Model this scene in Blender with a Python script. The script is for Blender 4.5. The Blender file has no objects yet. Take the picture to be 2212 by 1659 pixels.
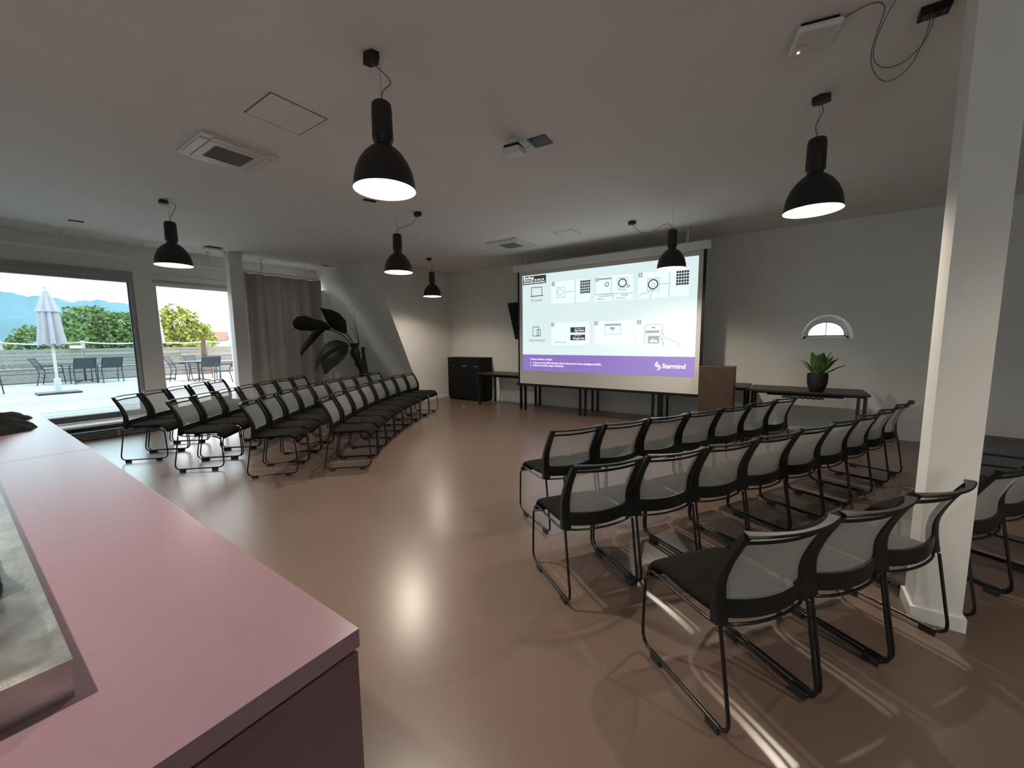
import bpy, bmesh, math, random
from math import sin, cos, pi, radians
from mathutils import Vector, Matrix

random.seed(7)
SC = bpy.context.scene
COL = SC.collection

# ------------------------------------------------------------------ camera
EYE = 1.5
YAW, PITCH, ROLL, FPX = radians(34.8604), radians(6.3558), radians(-0.5628), 859.2
fwd = Vector((-sin(YAW) * cos(PITCH), cos(YAW) * cos(PITCH), -sin(PITCH)))
rgt = Vector((cos(YAW), sin(YAW), 0))
upv = rgt.cross(fwd)
r2 = rgt * cos(ROLL) + upv * sin(ROLL)
u2 = -rgt * sin(ROLL) + upv * cos(ROLL)
cam_data = bpy.data.cameras.new('camera')
cam_data.sensor_width = 36.0
cam_data.lens = FPX / 2212 * 36.0
cam_data.clip_start = 0.02
cam_data.clip_end = 3000
cam = bpy.data.objects.new('camera', cam_data)
COL.objects.link(cam)
m = Matrix((r2, u2, -fwd)).transposed().to_4x4()
m.translation = Vector((0, 0, EYE))
cam.matrix_world = m
SC.camera = cam

# ------------------------------------------------------------------ sky, exposure
w = bpy.data.worlds.new('sky')
SC.world = w
w.use_nodes = True
bg = w.node_tree.nodes['Background']
bg.inputs[0].default_value = (0.89, 0.95, 1.0, 1)
bg.inputs[1].default_value = 2.4
SC.view_settings.view_transform = 'Standard'
SC.view_settings.look = 'None'
SC.view_settings.gamma = 1.0
SC.view_settings.use_curve_mapping = False
SC.view_settings.exposure = 1.08
LAMP_W = 66.0
LAMP_COL = (1.0, 0.89, 0.74)

# ------------------------------------------------------------------ materials
def _nt(name):
    mt = bpy.data.materials.new(name)
    mt.use_nodes = True
    nt = mt.node_tree
    return mt, nt, nt.nodes['Principled BSDF']

def mat(name, col, rough=0.6, metal=0.0, noise=0.0, nscale=8.0, bump=0.0, bscale=60.0, spec=0.5, stretch=None, emit=None, estr=0.0, sheen=0.0, rvar=0.0, vary=0.0):
    mt, nt, b = _nt(name)
    b.inputs['Roughness'].default_value = rough
    b.inputs['Metallic'].default_value = metal
    b.inputs['Specular IOR Level'].default_value = spec
    b.inputs['Base Color'].default_value = (*col, 1)
    tc = nt.nodes.new('ShaderNodeTexCoord')
    src = tc.outputs['Object']
    if stretch:
        mp = nt.nodes.new('ShaderNodeMapping')
        mp.inputs['Scale'].default_value = stretch
        nt.links.new(src, mp.inputs[0])
        src = mp.outputs[0]
    if noise:
        n = nt.nodes.new('ShaderNodeTexNoise')
        n.inputs['Scale'].default_value = nscale
        n.inputs['Detail'].default_value = 6
        nt.links.new(src, n.inputs['Vector'])
        rp = nt.nodes.new('ShaderNodeValToRGB')
        e = rp.color_ramp.elements
        e[0].position, e[1].position = 0.3, 0.7
        e[0].color = (*[c * (1 - noise) for c in col], 1)
        e[1].color = (*[min(1, c * (1 + noise)) for c in col], 1)
        nt.links.new(n.outputs['Fac'], rp.inputs[0])
        nt.links.new(rp.outputs[0], b.inputs['Base Color'])
        if rvar:
            mr = nt.nodes.new('ShaderNodeMapRange')
            mr.inputs['To Min'].default_value = rough - rvar
            mr.inputs['To Max'].default_value = rough + rvar
            nt.links.new(n.outputs['Fac'], mr.inputs[0])
            nt.links.new(mr.outputs[0], b.inputs['Roughness'])
    if bump:
        n2 = nt.nodes.new('ShaderNodeTexNoise')
        n2.inputs['Scale'].default_value = bscale
        n2.inputs['Detail'].default_value = 4
        nt.links.new(src, n2.inputs['Vector'])
        bp = nt.nodes.new('ShaderNodeBump')
        bp.inputs['Strength'].default_value = bump
        bp.inputs['Distance'].default_value = 0.01
        nt.links.new(n2.outputs['Fac'], bp.inputs['Height'])
        nt.links.new(bp.outputs[0], b.inputs['Normal'])
    if vary:      # each board of its own shade
        oi = nt.nodes.new('ShaderNodeObjectInfo')
        mr2 = nt.nodes.new('ShaderNodeMapRange')
        mr2.inputs['To Min'].default_value = 1 - vary
        mr2.inputs['To Max'].default_value = 1 + vary
        nt.links.new(oi.outputs['Random'], mr2.inputs[0])
        hs = nt.nodes.new('ShaderNodeHueSaturation')
        nt.links.new(mr2.outputs[0], hs.inputs['Value'])
        if b.inputs['Base Color'].is_linked:
            nt.links.new(b.inputs['Base Color'].links[0].from_socket, hs.inputs['Color'])
        else:
            hs.inputs['Color'].default_value = (*col, 1)
        nt.links.new(hs.outputs[0], b.inputs['Base Color'])
    if emit:
        b.inputs['Emission Color'].default_value = (*emit, 1)
        b.inputs['Emission Strength'].default_value = estr
    if sheen:
        b.inputs['Sheen Weight'].default_value = sheen
    return mt

def mat_glass(name, tint, gloss_rough=0.0):
    mt, nt, b = _nt(name)
    out = nt.nodes['Material Output']
    nt.nodes.remove(b)
    tr = nt.nodes.new('ShaderNodeBsdfTransparent'); tr.inputs[0].default_value = (*tint, 1)
    gl = nt.nodes.new('ShaderNodeBsdfGlossy'); gl.inputs['Roughness'].default_value = gloss_rough
    fr = nt.nodes.new('ShaderNodeFresnel'); fr.inputs[0].default_value = 1.3
    mx = nt.nodes.new('ShaderNodeMixShader')
    nt.links.new(fr.outputs[0], mx.inputs[0]); nt.links.new(tr.outputs[0], mx.inputs[1]); nt.links.new(gl.outputs[0], mx.inputs[2])
    nt.links.new(mx.outputs[0], out.inputs[0])
    return mt

def mat_mesh(name, col, cover):
    mt, nt, b = _nt(name)
    out = nt.nodes['Material Output']
    b.inputs['Base Color'].default_value = (*col, 1); b.inputs['Roughness'].default_value = 0.45
    tl = nt.nodes.new('ShaderNodeBsdfTranslucent'); tl.inputs[0].default_value = (*col, 1)
    m0 = nt.nodes.new('ShaderNodeMixShader'); m0.inputs[0].default_value = 0.35
    nt.links.new(b.outputs[0], m0.inputs[1]); nt.links.new(tl.outputs[0], m0.inputs[2])
    tr = nt.nodes.new('ShaderNodeBsdfTransparent')
    mx = nt.nodes.new('ShaderNodeMixShader'); mx.inputs[0].default_value = cover
    nt.links.new(tr.outputs[0], mx.inputs[1]); nt.links.new(m0.outputs[0], mx.inputs[2])
    nt.links.new(mx.outputs[0], out.inputs[0])
    return mt

def mat_cloth(name, col, trans):
    mt, nt, b = _nt(name)
    out = nt.nodes['Material Output']
    b.inputs['Base Color'].default_value = (*col, 1); b.inputs['Roughness'].default_value = 0.9
    tl = nt.nodes.new('ShaderNodeBsdfTranslucent'); tl.inputs[0].default_value = (*col, 1)
    mx = nt.nodes.new('ShaderNodeMixShader'); mx.inputs[0].default_value = trans
    nt.links.new(b.outputs[0], mx.inputs[1]); nt.links.new(tl.outputs[0], mx.inputs[2])
    nt.links.new(mx.outputs[0], out.inputs[0])
    return mt

M = {}
M['wall'] = mat('wall_paint', (0.78, 0.765, 0.725), 0.85, noise=0.02, nscale=3, bump=0.05, bscale=180)
M['ceil'] = mat('ceiling_paint', (0.80, 0.79, 0.76), 0.9, noise=0.02, nscale=2, bump=0.04, bscale=150)
M['white'] = mat('white_paint', (0.74, 0.74, 0.72), 0.5)
M['floor'] = mat('linoleum', (0.146, 0.100, 0.079), 0.28, noise=0.05, nscale=1.3, bump=0.012, bscale=30, spec=0.75, rvar=0.012)
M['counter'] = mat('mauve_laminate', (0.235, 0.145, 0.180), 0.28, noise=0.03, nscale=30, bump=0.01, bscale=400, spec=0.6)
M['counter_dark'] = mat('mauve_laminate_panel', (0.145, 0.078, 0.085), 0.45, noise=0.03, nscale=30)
M['steel'] = mat('brushed_steel', (0.50, 0.50, 0.47), 0.36, 1.0, noise=0.22, nscale=14, bump=0.06, bscale=120, rvar=0.08)
M['black_metal'] = mat('black_lacquered_metal', (0.005, 0.005, 0.0055), 0.22)
M['black_plastic'] = mat('black_plastic', (0.006, 0.0065, 0.0075), 0.42, bump=0.03, bscale=500, spec=0.35)
M['lamp_black'] = mat('matt_black_lamp', (0.012, 0.012, 0.014), 0.5)
M['seat'] = mat('black_seat_fabric', (0.0095, 0.0085, 0.0075), 0.95, noise=0.15, nscale=220, bump=0.2, bscale=700, spec=0.12)
M['mesh'] = mat_mesh('grey_back_mesh', (0.36, 0.365, 0.355), 0.52)
M['rubber'] = mat('rubber', (0.015, 0.015, 0.015), 0.8)
M['reflector'] = mat('white_reflector', (0.85, 0.85, 0.82), 0.5)
M['bulb'] = mat('glowing_bulb', (1, 1, 1), 0.4, emit=(1, 0.93, 0.82), estr=30)
M['wire'] = mat('grey_cable', (0.16, 0.155, 0.145), 0.5)
M['fabric_white'] = mat('screen_fabric', (0.62, 0.60, 0.56), 0.8)
M['slide'] = mat('projected_white', (0.35, 0.35, 0.35), 0.8, emit=(0.72, 0.88, 0.89), estr=0.44)
M['card'] = mat('projected_card', (0.35, 0.35, 0.35), 0.8, emit=(0.80, 0.95, 0.96), estr=0.48)
M['purple'] = mat('projected_purple', (0.2, 0.18, 0.25), 0.8, emit=(0.27, 0.17, 0.62), estr=0.36)
M['ink'] = mat('projected_dark_grey', (0.06, 0.06, 0.06), 0.8, emit=(0.04, 0.05, 0.05), estr=0.3)
M['line'] = mat('projected_mid_grey', (0.15, 0.15, 0.15), 0.8, emit=(0.24, 0.31, 0.33), estr=0.6)
M['red'] = mat('projected_maroon', (0.08, 0.04, 0.05), 0.8, emit=(0.12, 0.04, 0.06), estr=0.4)
M['slide_text'] = mat('projected_lettering', (0.5, 0.5, 0.5), 0.8, emit=(0.95, 0.95, 1.0), estr=0.6)
M['tv'] = mat('tv_glass', (0.008, 0.009, 0.013), 0.25)
M['walnut'] = mat('dark_walnut', (0.022, 0.013, 0.010), 0.42, noise=0.35, nscale=6, stretch=(1.2, 14, 14))
M['lectern'] = mat('brown_wood', (0.055, 0.030, 0.021), 0.5, noise=0.3, nscale=5, stretch=(14, 14, 1.0))
M['cabinet'] = mat('black_melamine', (0.0045, 0.0042, 0.004), 0.6, spec=0.25)
M['label'] = mat('white_label', (0.7, 0.7, 0.7), 0.6)
M['pot'] = mat('anthracite_pot', (0.009, 0.010, 0.012), 0.6, bump=0.1, bscale=200)
M['soil'] = mat('soil', (0.03, 0.02, 0.015), 1.0, bump=0.6, bscale=90)
M['agave'] = mat('agave_leaf', (0.065, 0.145, 0.04), 0.4, noise=0.5, nscale=9, stretch=(1, 1, 1))
M['strel'] = mat('dark_leaf', (0.005, 0.012, 0.009), 0.45, noise=0.4, nscale=14)
M['stem'] = mat('leaf_sheath', (0.008, 0.011, 0.006), 0.7, noise=0.5, nscale=30)
M['curtain'] = mat_cloth('curtain_cloth', (0.50, 0.455, 0.42), 0.30)
M['alu'] = mat('light_grey_aluminium', (0.42, 0.44, 0.45), 0.45, 0.0)
M['frame_grey'] = mat('grey_window_frame', (0.33, 0.35, 0.36), 0.5)
M['dark_frame'] = mat('dark_window_frame', (0.10, 0.105, 0.11), 0.5)
M['glass'] = mat_glass('tinted_glass', (0.80, 0.90, 0.92))
M['glass_clear'] = mat_glass('clear_glass', (0.95, 0.97, 0.97))
M['plastic_white'] = mat('white_plastic', (0.72, 0.71, 0.68), 0.4)
M['grille'] = mat('grille_grey', (0.22, 0.22, 0.22), 0.7)
M['led'] = mat('status_led', (1, 1, 1), 0.4, emit=(1, 1, 1), estr=8)
M['jacket'] = mat('dark_jacket', (0.0075, 0.0085, 0.0085), 0.9, noise=0.3, nscale=12, bump=0.25, bscale=40, spec=0.1)
M['slab'] = mat('charcoal_slab', (0.060, 0.064, 0.068), 0.75, noise=0.1, nscale=30)
M['deck'] = mat('bleached_deck', (0.35, 0.345, 0.335), 0.8, noise=0.16, nscale=5, stretch=(14, 1, 1), vary=0.28)
M['fence'] = mat('weathered_wood', (0.20, 0.19, 0.17), 0.85, noise=0.3, nscale=5, stretch=(8, 1, 8), vary=0.22)
M['fence_post'] = mat('pale_post', (0.36, 0.36, 0.33), 0.85, noise=0.15, nscale=8)
M['rope'] = mat('white_rope', (0.6, 0.6, 0.56), 0.9)
M['canvas'] = mat('parasol_canvas', (0.32, 0.30, 0.33), 0.9, noise=0.06, nscale=6)
M['pole'] = mat('parasol_pole', (0.42, 0.40, 0.38), 0.5)
M['out_dark'] = mat('dark_patio_metal', (0.02, 0.027, 0.034), 0.5)
M['out_mesh'] = mat('patio_textilene', (0.035, 0.045, 0.055), 0.7)
M['leaf'] = mat('tree_leaf', (0.11, 0.165, 0.045), 0.8, noise=0.5, nscale=0.7)
M['leaf2'] = mat('tree_leaf_yellow', (0.19, 0.21, 0.03), 0.8, noise=0.4, nscale=0.8)
M['bark'] = mat('bark', (0.08, 0.06, 0.045), 0.9)
M['hill'] = mat('haze_tinted_forest_hill', (0.10, 0.175, 0.205), 0.95, noise=0.12, nscale=0.02)  # pale blue-green: forest colour with the distance haze painted in
M['ground'] = mat('distant_ground', (0.16, 0.20, 0.18), 0.95, noise=0.2, nscale=0.05)
M['house'] = mat('house_render', (0.4, 0.38, 0.35), 0.9)
M['roof'] = mat('clay_roof', (0.22, 0.13, 0.10), 0.9)
M['terracotta'] = mat('terracotta', (0.20, 0.12, 0.09), 0.85)

# ------------------------------------------------------------------ mesh helpers
class MB:
    def __init__(s):
        s.v = []; s.f = []
    def add(s, v, f):
        o = len(s.v)
        s.v += [tuple(p) for p in v]
        s.f += [tuple(i + o for i in q) for q in f]
        return s
    def box(s, x0, x1, y0, y1, z0, z1, rot=None):
        v = [Vector((x, y, z)) for z in (z0, z1) for y in (y0, y1) for x in (x0, x1)]
        if rot is not None:
            v = [rot @ p for p in v]
        return s.add(v, [(0, 2, 3, 1), (4, 5, 7, 6), (0, 1, 5, 4), (2, 6, 7, 3), (0, 4, 6, 2), (1, 3, 7, 5)])
    def sweep(s, path, section, closed=False, up=(0, 0, 1), scale=None):
        """section: list of (a,b): a along side vector, b along up-like vector"""
        P = [Vector(p) for p in path]
        n = len(P); k = len(section)
        up = Vector(up); rings = []
        side_prev = None
        for i in range(n):
            a = P[i - 1] if (i > 0 or closed) else P[i]
            b = P[(i + 1) % n] if (i < n - 1 or closed) else P[i]
            t = (b - a).normalized()
            sd = t.cross(up)
            if sd.length < 1e-3:
                sd = side_prev if side_prev is not None else t.orthogonal()
            sd = (sd - t * sd.dot(t)).normalized()
            if side_prev is not None and sd.dot(side_prev) < 0:
                sd = -sd
            side_prev = sd
            nn = sd.cross(t).normalized()
            sc = scale[i] if scale else 1.0
            if isinstance(sc, (int, float)):
                sc = (sc, sc)
            rings.append([P[i] + sd * (q[0] * sc[0]) + nn * (q[1] * sc[1]) for q in section])
        v = [p for r in rings for p in r]
        f = []
        for i in range(n if closed else n - 1):
            for j in range(k):
                i2 = (i + 1) % n; j2 = (j + 1) % k
                f.append((i * k + j, i * k + j2, i2 * k + j2, i2 * k + j))
        if not closed:
            f.append(tuple(range(k - 1, -1, -1)))
            f.append(tuple((n - 1) * k + j for j in range(k)))
        return s.add(v, f)
    def tube(s, path, r, n=8, closed=False, scale=None):
        return s.sweep(path, [(r * cos(2 * pi * i / n), r * sin(2 * pi * i / n)) for i in range(n)], closed, scale=scale)
    def lathe(s, prof, c=(0, 0, 0), n=24, cap=True):
        v = []; f = []
        for r, z in prof:
            for i in range(n):
                a = 2 * pi * i / n
                v.append((c[0] + r * cos(a), c[1] + r * sin(a), c[2] + z))
        for i in range(len(prof) - 1):
            for j in range(n):
                f.append((i * n + j, i * n + (j + 1) % n, (i + 1) * n + (j + 1) % n, (i + 1) * n + j))
        if cap:
            f.append(tuple(range(n - 1, -1, -1)))
            f.append(tuple((len(prof) - 1) * n + j for j in range(n)))
        return s.add(v, f)
    def grid(s, fn, nu, nv):
        v = [fn(i / nu, j / nv) for j in range(nv + 1) for i in range(nu + 1)]
        f = [(j * (nu + 1) + i, j * (nu + 1) + i + 1, (j + 1) * (nu + 1) + i + 1, (j + 1) * (nu + 1) + i) for j in range(nv) for i in range(nu)]
        return s.add(v, f)
    def prism(s, poly, axis, a, b):
        """extrude a polygon along an axis; poly = pairs in the two other axes"""
        def p(q, t):
            if axis == 'x': return (t, q[0], q[1])
            if axis == 'y': return (q[0], t, q[1])
            return (q[0], q[1], t)
        n = len(poly)
        v = [p(q, a) for q in poly] + [p(q, b) for q in poly]
        f = [tuple(range(n)), tuple(range(2 * n - 1, n - 1, -1))]
        f += [(i, i + n, (i + 1) % n + n, (i + 1) % n) for i in range(n)]
        return s.add(v, f)
    def build(s, name, material, parent=None, bevel=0.0, smooth=40, solid=0.0, seg=2, loc=None):
        me = bpy.data.meshes.new(name)
        me.from_pydata(s.v, [], s.f)
        bm = bmesh.new(); bm.from_mesh(me)
        if solid:
            bmesh.ops.recalc_face_normals(bm, faces=bm.faces)
            bmesh.ops.solidify(bm, geom=bm.faces[:], thickness=solid)
        bmesh.ops.recalc_face_normals(bm, faces=bm.faces)
        if bevel:
            es = [e for e in bm.edges if len(e.link_faces) == 2 and e.calc_face_angle(0) > radians(30)]
            bmesh.ops.bevel(bm, geom=es, offset=bevel, segments=seg, affect='EDGES', profile=0.6, clamp_overlap=True)
        bm.to_mesh(me); bm.free()
        if smooth:
            me.polygons.foreach_set('use_smooth', [True] * len(me.polygons))
            me.set_sharp_from_angle(angle=radians(smooth))
        me.materials.append(material)
        o = bpy.data.objects.new(name, me)
        COL.objects.link(o)
        if bevel and smooth:
            wn = o.modifiers.new('weighted', 'WEIGHTED_NORMAL'); wn.keep_sharp = True
        if loc: o.location = loc
        if parent: o.parent = parent
        return o

def box(name, x0, x1, y0, y1, z0, z1, material, parent=None, bevel=0.0, rot=None):
    return MB().box(x0, x1, y0, y1, z0, z1, rot).build(name, material, parent, bevel)

def tag(o, label=None, cat=None, group=None, kind=None):
    if label: o['label'] = label
    if cat: o['category'] = cat
    if group: o['group'] = group
    if kind: o['kind'] = kind
    return o

def empty(name, loc=(0, 0, 0), rz=0.0):
    o = bpy.data.objects.new(name, None)
    o.empty_display_size = 0.1
    COL.objects.link(o)
    o.location = loc; o.rotation_euler = (0, 0, rz)
    return o

def thing(name, label, cat, loc=(0, 0, 0), rz=0.0, group=None):
    return tag(empty(name, loc, rz), label, cat, group)

def struct(o):
    o['kind'] = 'structure'
    return o

def copy_tree(o, parent=None):
    c = o.copy(); COL.objects.link(c)
    c.parent = parent
    for ch in o.children:
        copy_tree(ch, c)
    return c

def smoothpath(pts, n=6):
    """Catmull-Rom through points"""
    P = [Vector(p) for p in pts]
    P = [P[0] * 2 - P[1]] + P + [P[-1] * 2 - P[-2]]
    out = []
    for i in range(1, len(P) - 2):
        for k in range(n):
            t = k / n
            a, b, c, d = P[i - 1], P[i], P[i + 1], P[i + 2]
            out.append(0.5 * ((2 * b) + (c - a) * t + (2 * a - 5 * b + 4 * c - d) * t * t + (3 * b - a - 3 * c + d) * t ** 3))
    out.append(P[-2])
    return out

ORD = ['first', 'second', 'third', 'fourth', 'fifth', 'sixth', 'seventh', 'eighth', 'ninth']

# ================================================================== the room
XW, XR, YB, YR, ZC = -9.6, 4.5, 7.836, -4.0, 3.217     # window wall, right wall, back wall, rear wall, ceiling
XB, YS = -7.42, 5.44                                     # bright return wall, top of the attic slope
SLOPE = 0.42                                             # run of the attic slope per metre of height
T = 0.25

struct(box('floor', XW - T, XR + T, YR - T, YB + T, -0.2, 0.0, M['floor']))
ce = MB()
ce.box(XW - T, XR + T, YR - T, YS, ZC, ZC + 0.2)
ce.box(XB - 0.3, XR + T, YS, YB + T, ZC, ZC + 0.2)
struct(ce.build('ceiling', M['ceil']))

# back wall with a half-round window
wx, wr, wz = 0.457, 0.318, 1.465
wb = MB()
y0, y1 = YB, YB + T
wb.box(XB - 0.3, wx - wr, y0, y1, 0, ZC)
wb.box(wx + wr, XR + T, y0, y1, 0, ZC)
wb.box(wx - wr, wx + wr, y0, y1, 0, wz)
NA = 28
arc = [(wx + wr * cos(pi - pi * i / NA), wz + (wr + 0.055) * sin(pi - pi * i / NA) * 0.99) for i in range(NA + 1)]
for i in range(NA):
    a, b = arc[i], arc[i + 1]
    wb.add([(a[0], y0, a[1]), (b[0], y0, b[1]), (b[0], y0, ZC), (a[0], y0, ZC),
            (wx + (a[0] - wx) * .86, y1, wz + (a[1] - wz) * .84), (wx + (b[0] - wx) * .86, y1, wz + (b[1] - wz) * .84), (b[0], y1, ZC), (a[0], y1, ZC)],
           [(0, 1, 2, 3), (7, 6, 5, 4), (0, 4, 5, 1), (2, 6, 7, 3)])
struct(wb.build('wall_back', M['wall'], smooth=25))
# its window: frame and pane in the reveal
w3 = struct(empty('window_3', (wx, YB, wz)))
def halfring(r0, r1, ya, yb, flat):
    m_ = MB(); n = 24
    k0, k1 = r0, r1
    outer = [(k1 * cos(pi - pi * i / n), (k1 + 0.05) * sin(pi * i / n)) for i in range(n + 1)]
    inner = [(k0 * cos(pi - pi * i / n), flat + (k0 + 0.03 - flat) * sin(pi * i / n)) for i in range(n + 1)]
    for i in range(n):
        v = []
        for y in (ya, yb):
            v += [(outer[i][0], y, outer[i][1]), (outer[i + 1][0], y, outer[i + 1][1]), (inner[i + 1][0], y, inner[i + 1][1]), (inner[i][0], y, inner[i][1])]
        m_.add(v, [(0, 1, 2, 3), (7, 6, 5, 4), (0, 4, 5, 1), (2, 6, 7, 3), (0, 3, 7, 4), (1, 5, 6, 2)])
    m_.box(-k1, k1, ya, yb, 0, flat)
    return m_
halfring(0.238, 0.285, 0.19, 0.25, 0.04).build('window_frame', M['white'], w3, smooth=30)
halfring(0.222, 0.252, 0.20, 0.235, 0.06).build('sash', M['alu'], w3, smooth=30)
n = 20
pane = MB()
pp = [(0.240 * cos(pi - pi * i / n), 0.05 + 0.215 * sin(pi * i / n)) for i in range(n + 1)]
pane.prism(pp, 'y', 0.216, 0.22).build('pane', M['glass_clear'], w3, smooth=0)
box('glazing_bar', -0.006, 0.006, 0.21, 0.226, 0.06, 0.262, M['alu'], w3)

# bright return wall and attic slope
rw = MB()
rw.prism([(YS, ZC), (YB + T, ZC), (YB + T, 0), (YS + SLOPE * ZC, 0)], 'x', XB - 0.3, XB)
struct(rw.build('wall_return', M['wall'], smooth=0))
sl = MB()
sl.prism([(YS, ZC), (YS + 0.3, ZC + 0.2), (YS + SLOPE * ZC + 0.3, -0.2), (YS + SLOPE * ZC, -0.05)], 'x', XW - T, XB - 0.295)
struct(sl.build('wall_slope', M['wall'], smooth=0))

# window wall: header, posts, sills
wl = MB()
HEAD = 2.76
wl.box(XW - T, XW, YR, 3.86, HEAD, ZC)                    # header over the openings
wl.box(XW - T, XW, 3.86, 5.62, 2.97, ZC)
wl.box(XW - T, XW, 2.09, 2.345, 0, HEAD)                  # post between window and door
wl.box(XW - T, XW, 3.62, 3.86, 0, HEAD)
wl.box(XW - T, XW, 5.3, 6.95, 0, HEAD)
wl.box(XW - T, XW, 5.62, 6.95, HEAD, ZC)
wl.box(XW - T, XW, YR, 2.09, 0, 0.17)
wl.box(XW - T, XW, 3.86, 5.3, 0, 0.5)
wl.box(XW - T, XW, YR, -3.2, 0.17, HEAD)
struct(wl.build('wall_left', M['wall'], smooth=0))
struct(box('wall_right', XR, XR + T, YR, YB, 0, ZC, M['wall']))
struct(MB().box(XW - T, 2.2, YR - T, YR, 0, ZC).box(3.9, XR + T, YR - T, YR, 0, ZC).box(2.2, 3.9, YR - T, YR, 0, 0.1).box(2.2, 3.9, YR - T, YR, 2.4, ZC).build('wall_rear', M['wall'], smooth=0))
w4 = struct(empty('window_4', (2.2, YR, 0.1)))
wf = MB().box(0, 1.7, -0.12, -0.05, 0, 0.07).box(0, 1.7, -0.12, -0.05, 2.23, 2.3)
for k in range(2): wf.box(1.63 * k, 1.63 * k + 0.07, -0.12, -0.05, 0.07, 2.23)
wf.build('window_frame', M['frame_grey'], w4)
box('pane', 0.07, 1.63, -0.09, -0.082, 0.07, 2.23, M['glass_clear'], w4)
# big fixed window
w1 = struct(empty('window_1', (XW, 0, 0)))
def wrect(name, y0, y1, z0, z1, x0, x1, material, parent, bevel=0.004):
    return box(name, x0, x1, y0, y1, z0, z1, material, parent, bevel)
wrect('head_box', -3.2, 2.085, 2.66, 2.755, -0.13, 0.035, M['frame_grey'], w1)
wrect('blind_box', -3.2, 2.085, 2.565, 2.648, -0.11, 0.02, M['frame_grey'], w1)
wrect('frame_bottom', -3.2, 2.085, 0.21, 0.315, -0.12, 0.0, M['dark_frame'], w1)
wrect('frame_side', 2.03, 2.085, 0.315, 2.565, -0.12, -0.02, M['alu'], w1)
wrect('frame_side', -3.2, -3.14, 0.315, 2.565, -0.12, -0.02, M['alu'], w1)
wrect('gasket', 2.012, 2.03, 0.315, 2.565, -0.09, -0.05, M['dark_frame'], w1, 0)
wrect('pane', -3.14, 2.02, 0.315, 2.565, -0.075, -0.06, M['glass'], w1, 0)
struct(box('trim_1', XW - 0.02, XW + 0.46, YR, 2.10, 0.17, 0.205, M['white'], None, 0.004))
# terrace door, slid open
d1 = struct(empty('door_1', (XW, 2.345, 0)))
wrect('frame_head', 0, 1.275, 2.60, 2.66, -0.16, 0.0, M['alu'], d1)
wrect('blind_box', 0, 1.275, 2.66, 2.755, -0.16, 0.02, M['white'], d1)
wrect('roller_edge', 0.03, 1.25, 2.545, 2.60, -0.13, -0.05, M['white'], d1)
wrect('frame_side', 0, 0.05, 0.12, 2.6, -0.16, 0.0, M['white'], d1)
wrect('frame_side', 1.225, 1.275, 0.12, 2.6, -0.16, 0.0, M['white'], d1)
wrect('threshold', 0, 1.275, 0.0, 0.12, -0.25, 0.0, M['alu'], d1)
# window behind the curtain
w2 = struct(empty('window_2', (XW, 3.86, 0.5)))
for a in ((0, 1.44, 0, 0.07), (0, 1.44, 2.40, 2.47), (0, 0.07, 0.07, 2.40), (1.37, 1.44, 0.07, 2.40)):
    wrect('window_frame', a[0], a[1], a[2], a[3], -0.14, -0.05, M['white'], w2)
wrect('pane', 0.07, 1.37, 0.07, 2.40, -0.1, -0.09, M['glass_clear'], w2, 0)

# baseboards
struct(MB().box(XB, XR, YB - 0.014, YB, 0, 0.065).build('baseboard_back', M['white'], bevel=0.003))
struct(MB().box(XB, XB + 0.014, YS + SLOPE * ZC - 0.02, YB - 0.014, 0, 0.065).build('baseboard_return', M['white'], bevel=0.003))

# convector under the big window
cv = thing('convector_heater', 'low black convector heater with slatted front under the big window', 'heater', (XW, 0, 0))
box('casing', 0.47, 0.68, YR + 0.1, 2.08, 0.0, 0.125, M['black_plastic'], cv, 0.004)
for k in range(4):
    box('slat', 0.68, 0.70, YR + 0.15, 2.06, 0.016 + 0.026 * k, 0.026 + 0.026 * k, M['grille'], cv)
for k in range(8):
    box('slat_bracket', 0.68, 0.705, -3.5 + 0.72 * k, -3.48 + 0.72 * k, 0.01, 0.115, M['grille'], cv)

# columns
c1 = struct(empty('wall_column', (0.70, 2.93, 0)))
box('shaft', -0.085, 0.095, -0.095, 0.09, 0.0, ZC, M['wall'], c1, 0.004)
MB().box(-0.10, 0.11, -0.11, 0.105, 0, 0.075).build('plinth', M['white'], c1, bevel=0.004)
c2 = struct(empty('wall_column', (-8.93, 3.43, 0)))
box('shaft', -0.09, 0.09, -0.115, 0.115, 0.0, ZC, M['white'], c2, 0.004)

# curtain and rail
cr = thing('curtain_rail', 'slim white curtain rail hung from the ceiling along the windows', 'curtain rail', (-9.2, 0, 0))
box('track', -0.02, 0.02, YR + 0.1, 5.28, 2.925, 2.965, M['white'], cr, 0.004)
for k in range(10):
    yk = -3.4 + 0.93 * k
    h = MB().lathe([(0.012, 0), (0.012, ZC - 2.965)], (0, yk, 2.965), 10).lathe([(0.035, 0), (0.035, 0.012)], (0, yk, ZC - 0.012), 14)
    h.build('hanger', M['white'], cr)
def curt(u, v):
    y = 3.62 + 1.70 * u
    z = 0.06 + 2.85 * (1 - v)
    amp = 0.085 + 0.02 * v
    x = -9.2 + amp * sin(u * 2 * pi * 5.5 + 0.5 * sin(3 * u * pi)) + 0.012 * sin(u * 40 + v * 3)
    return (x, y + 0.01 * sin(v * 5 + u * 20) * v, z)
cu = MB().grid(curt, 150, 16).build('curtain', M['curtain'], solid=0.004, smooth=80)
tag(cu, 'taupe floor-length curtain in soft folds beside the white column', 'curtain')

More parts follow.
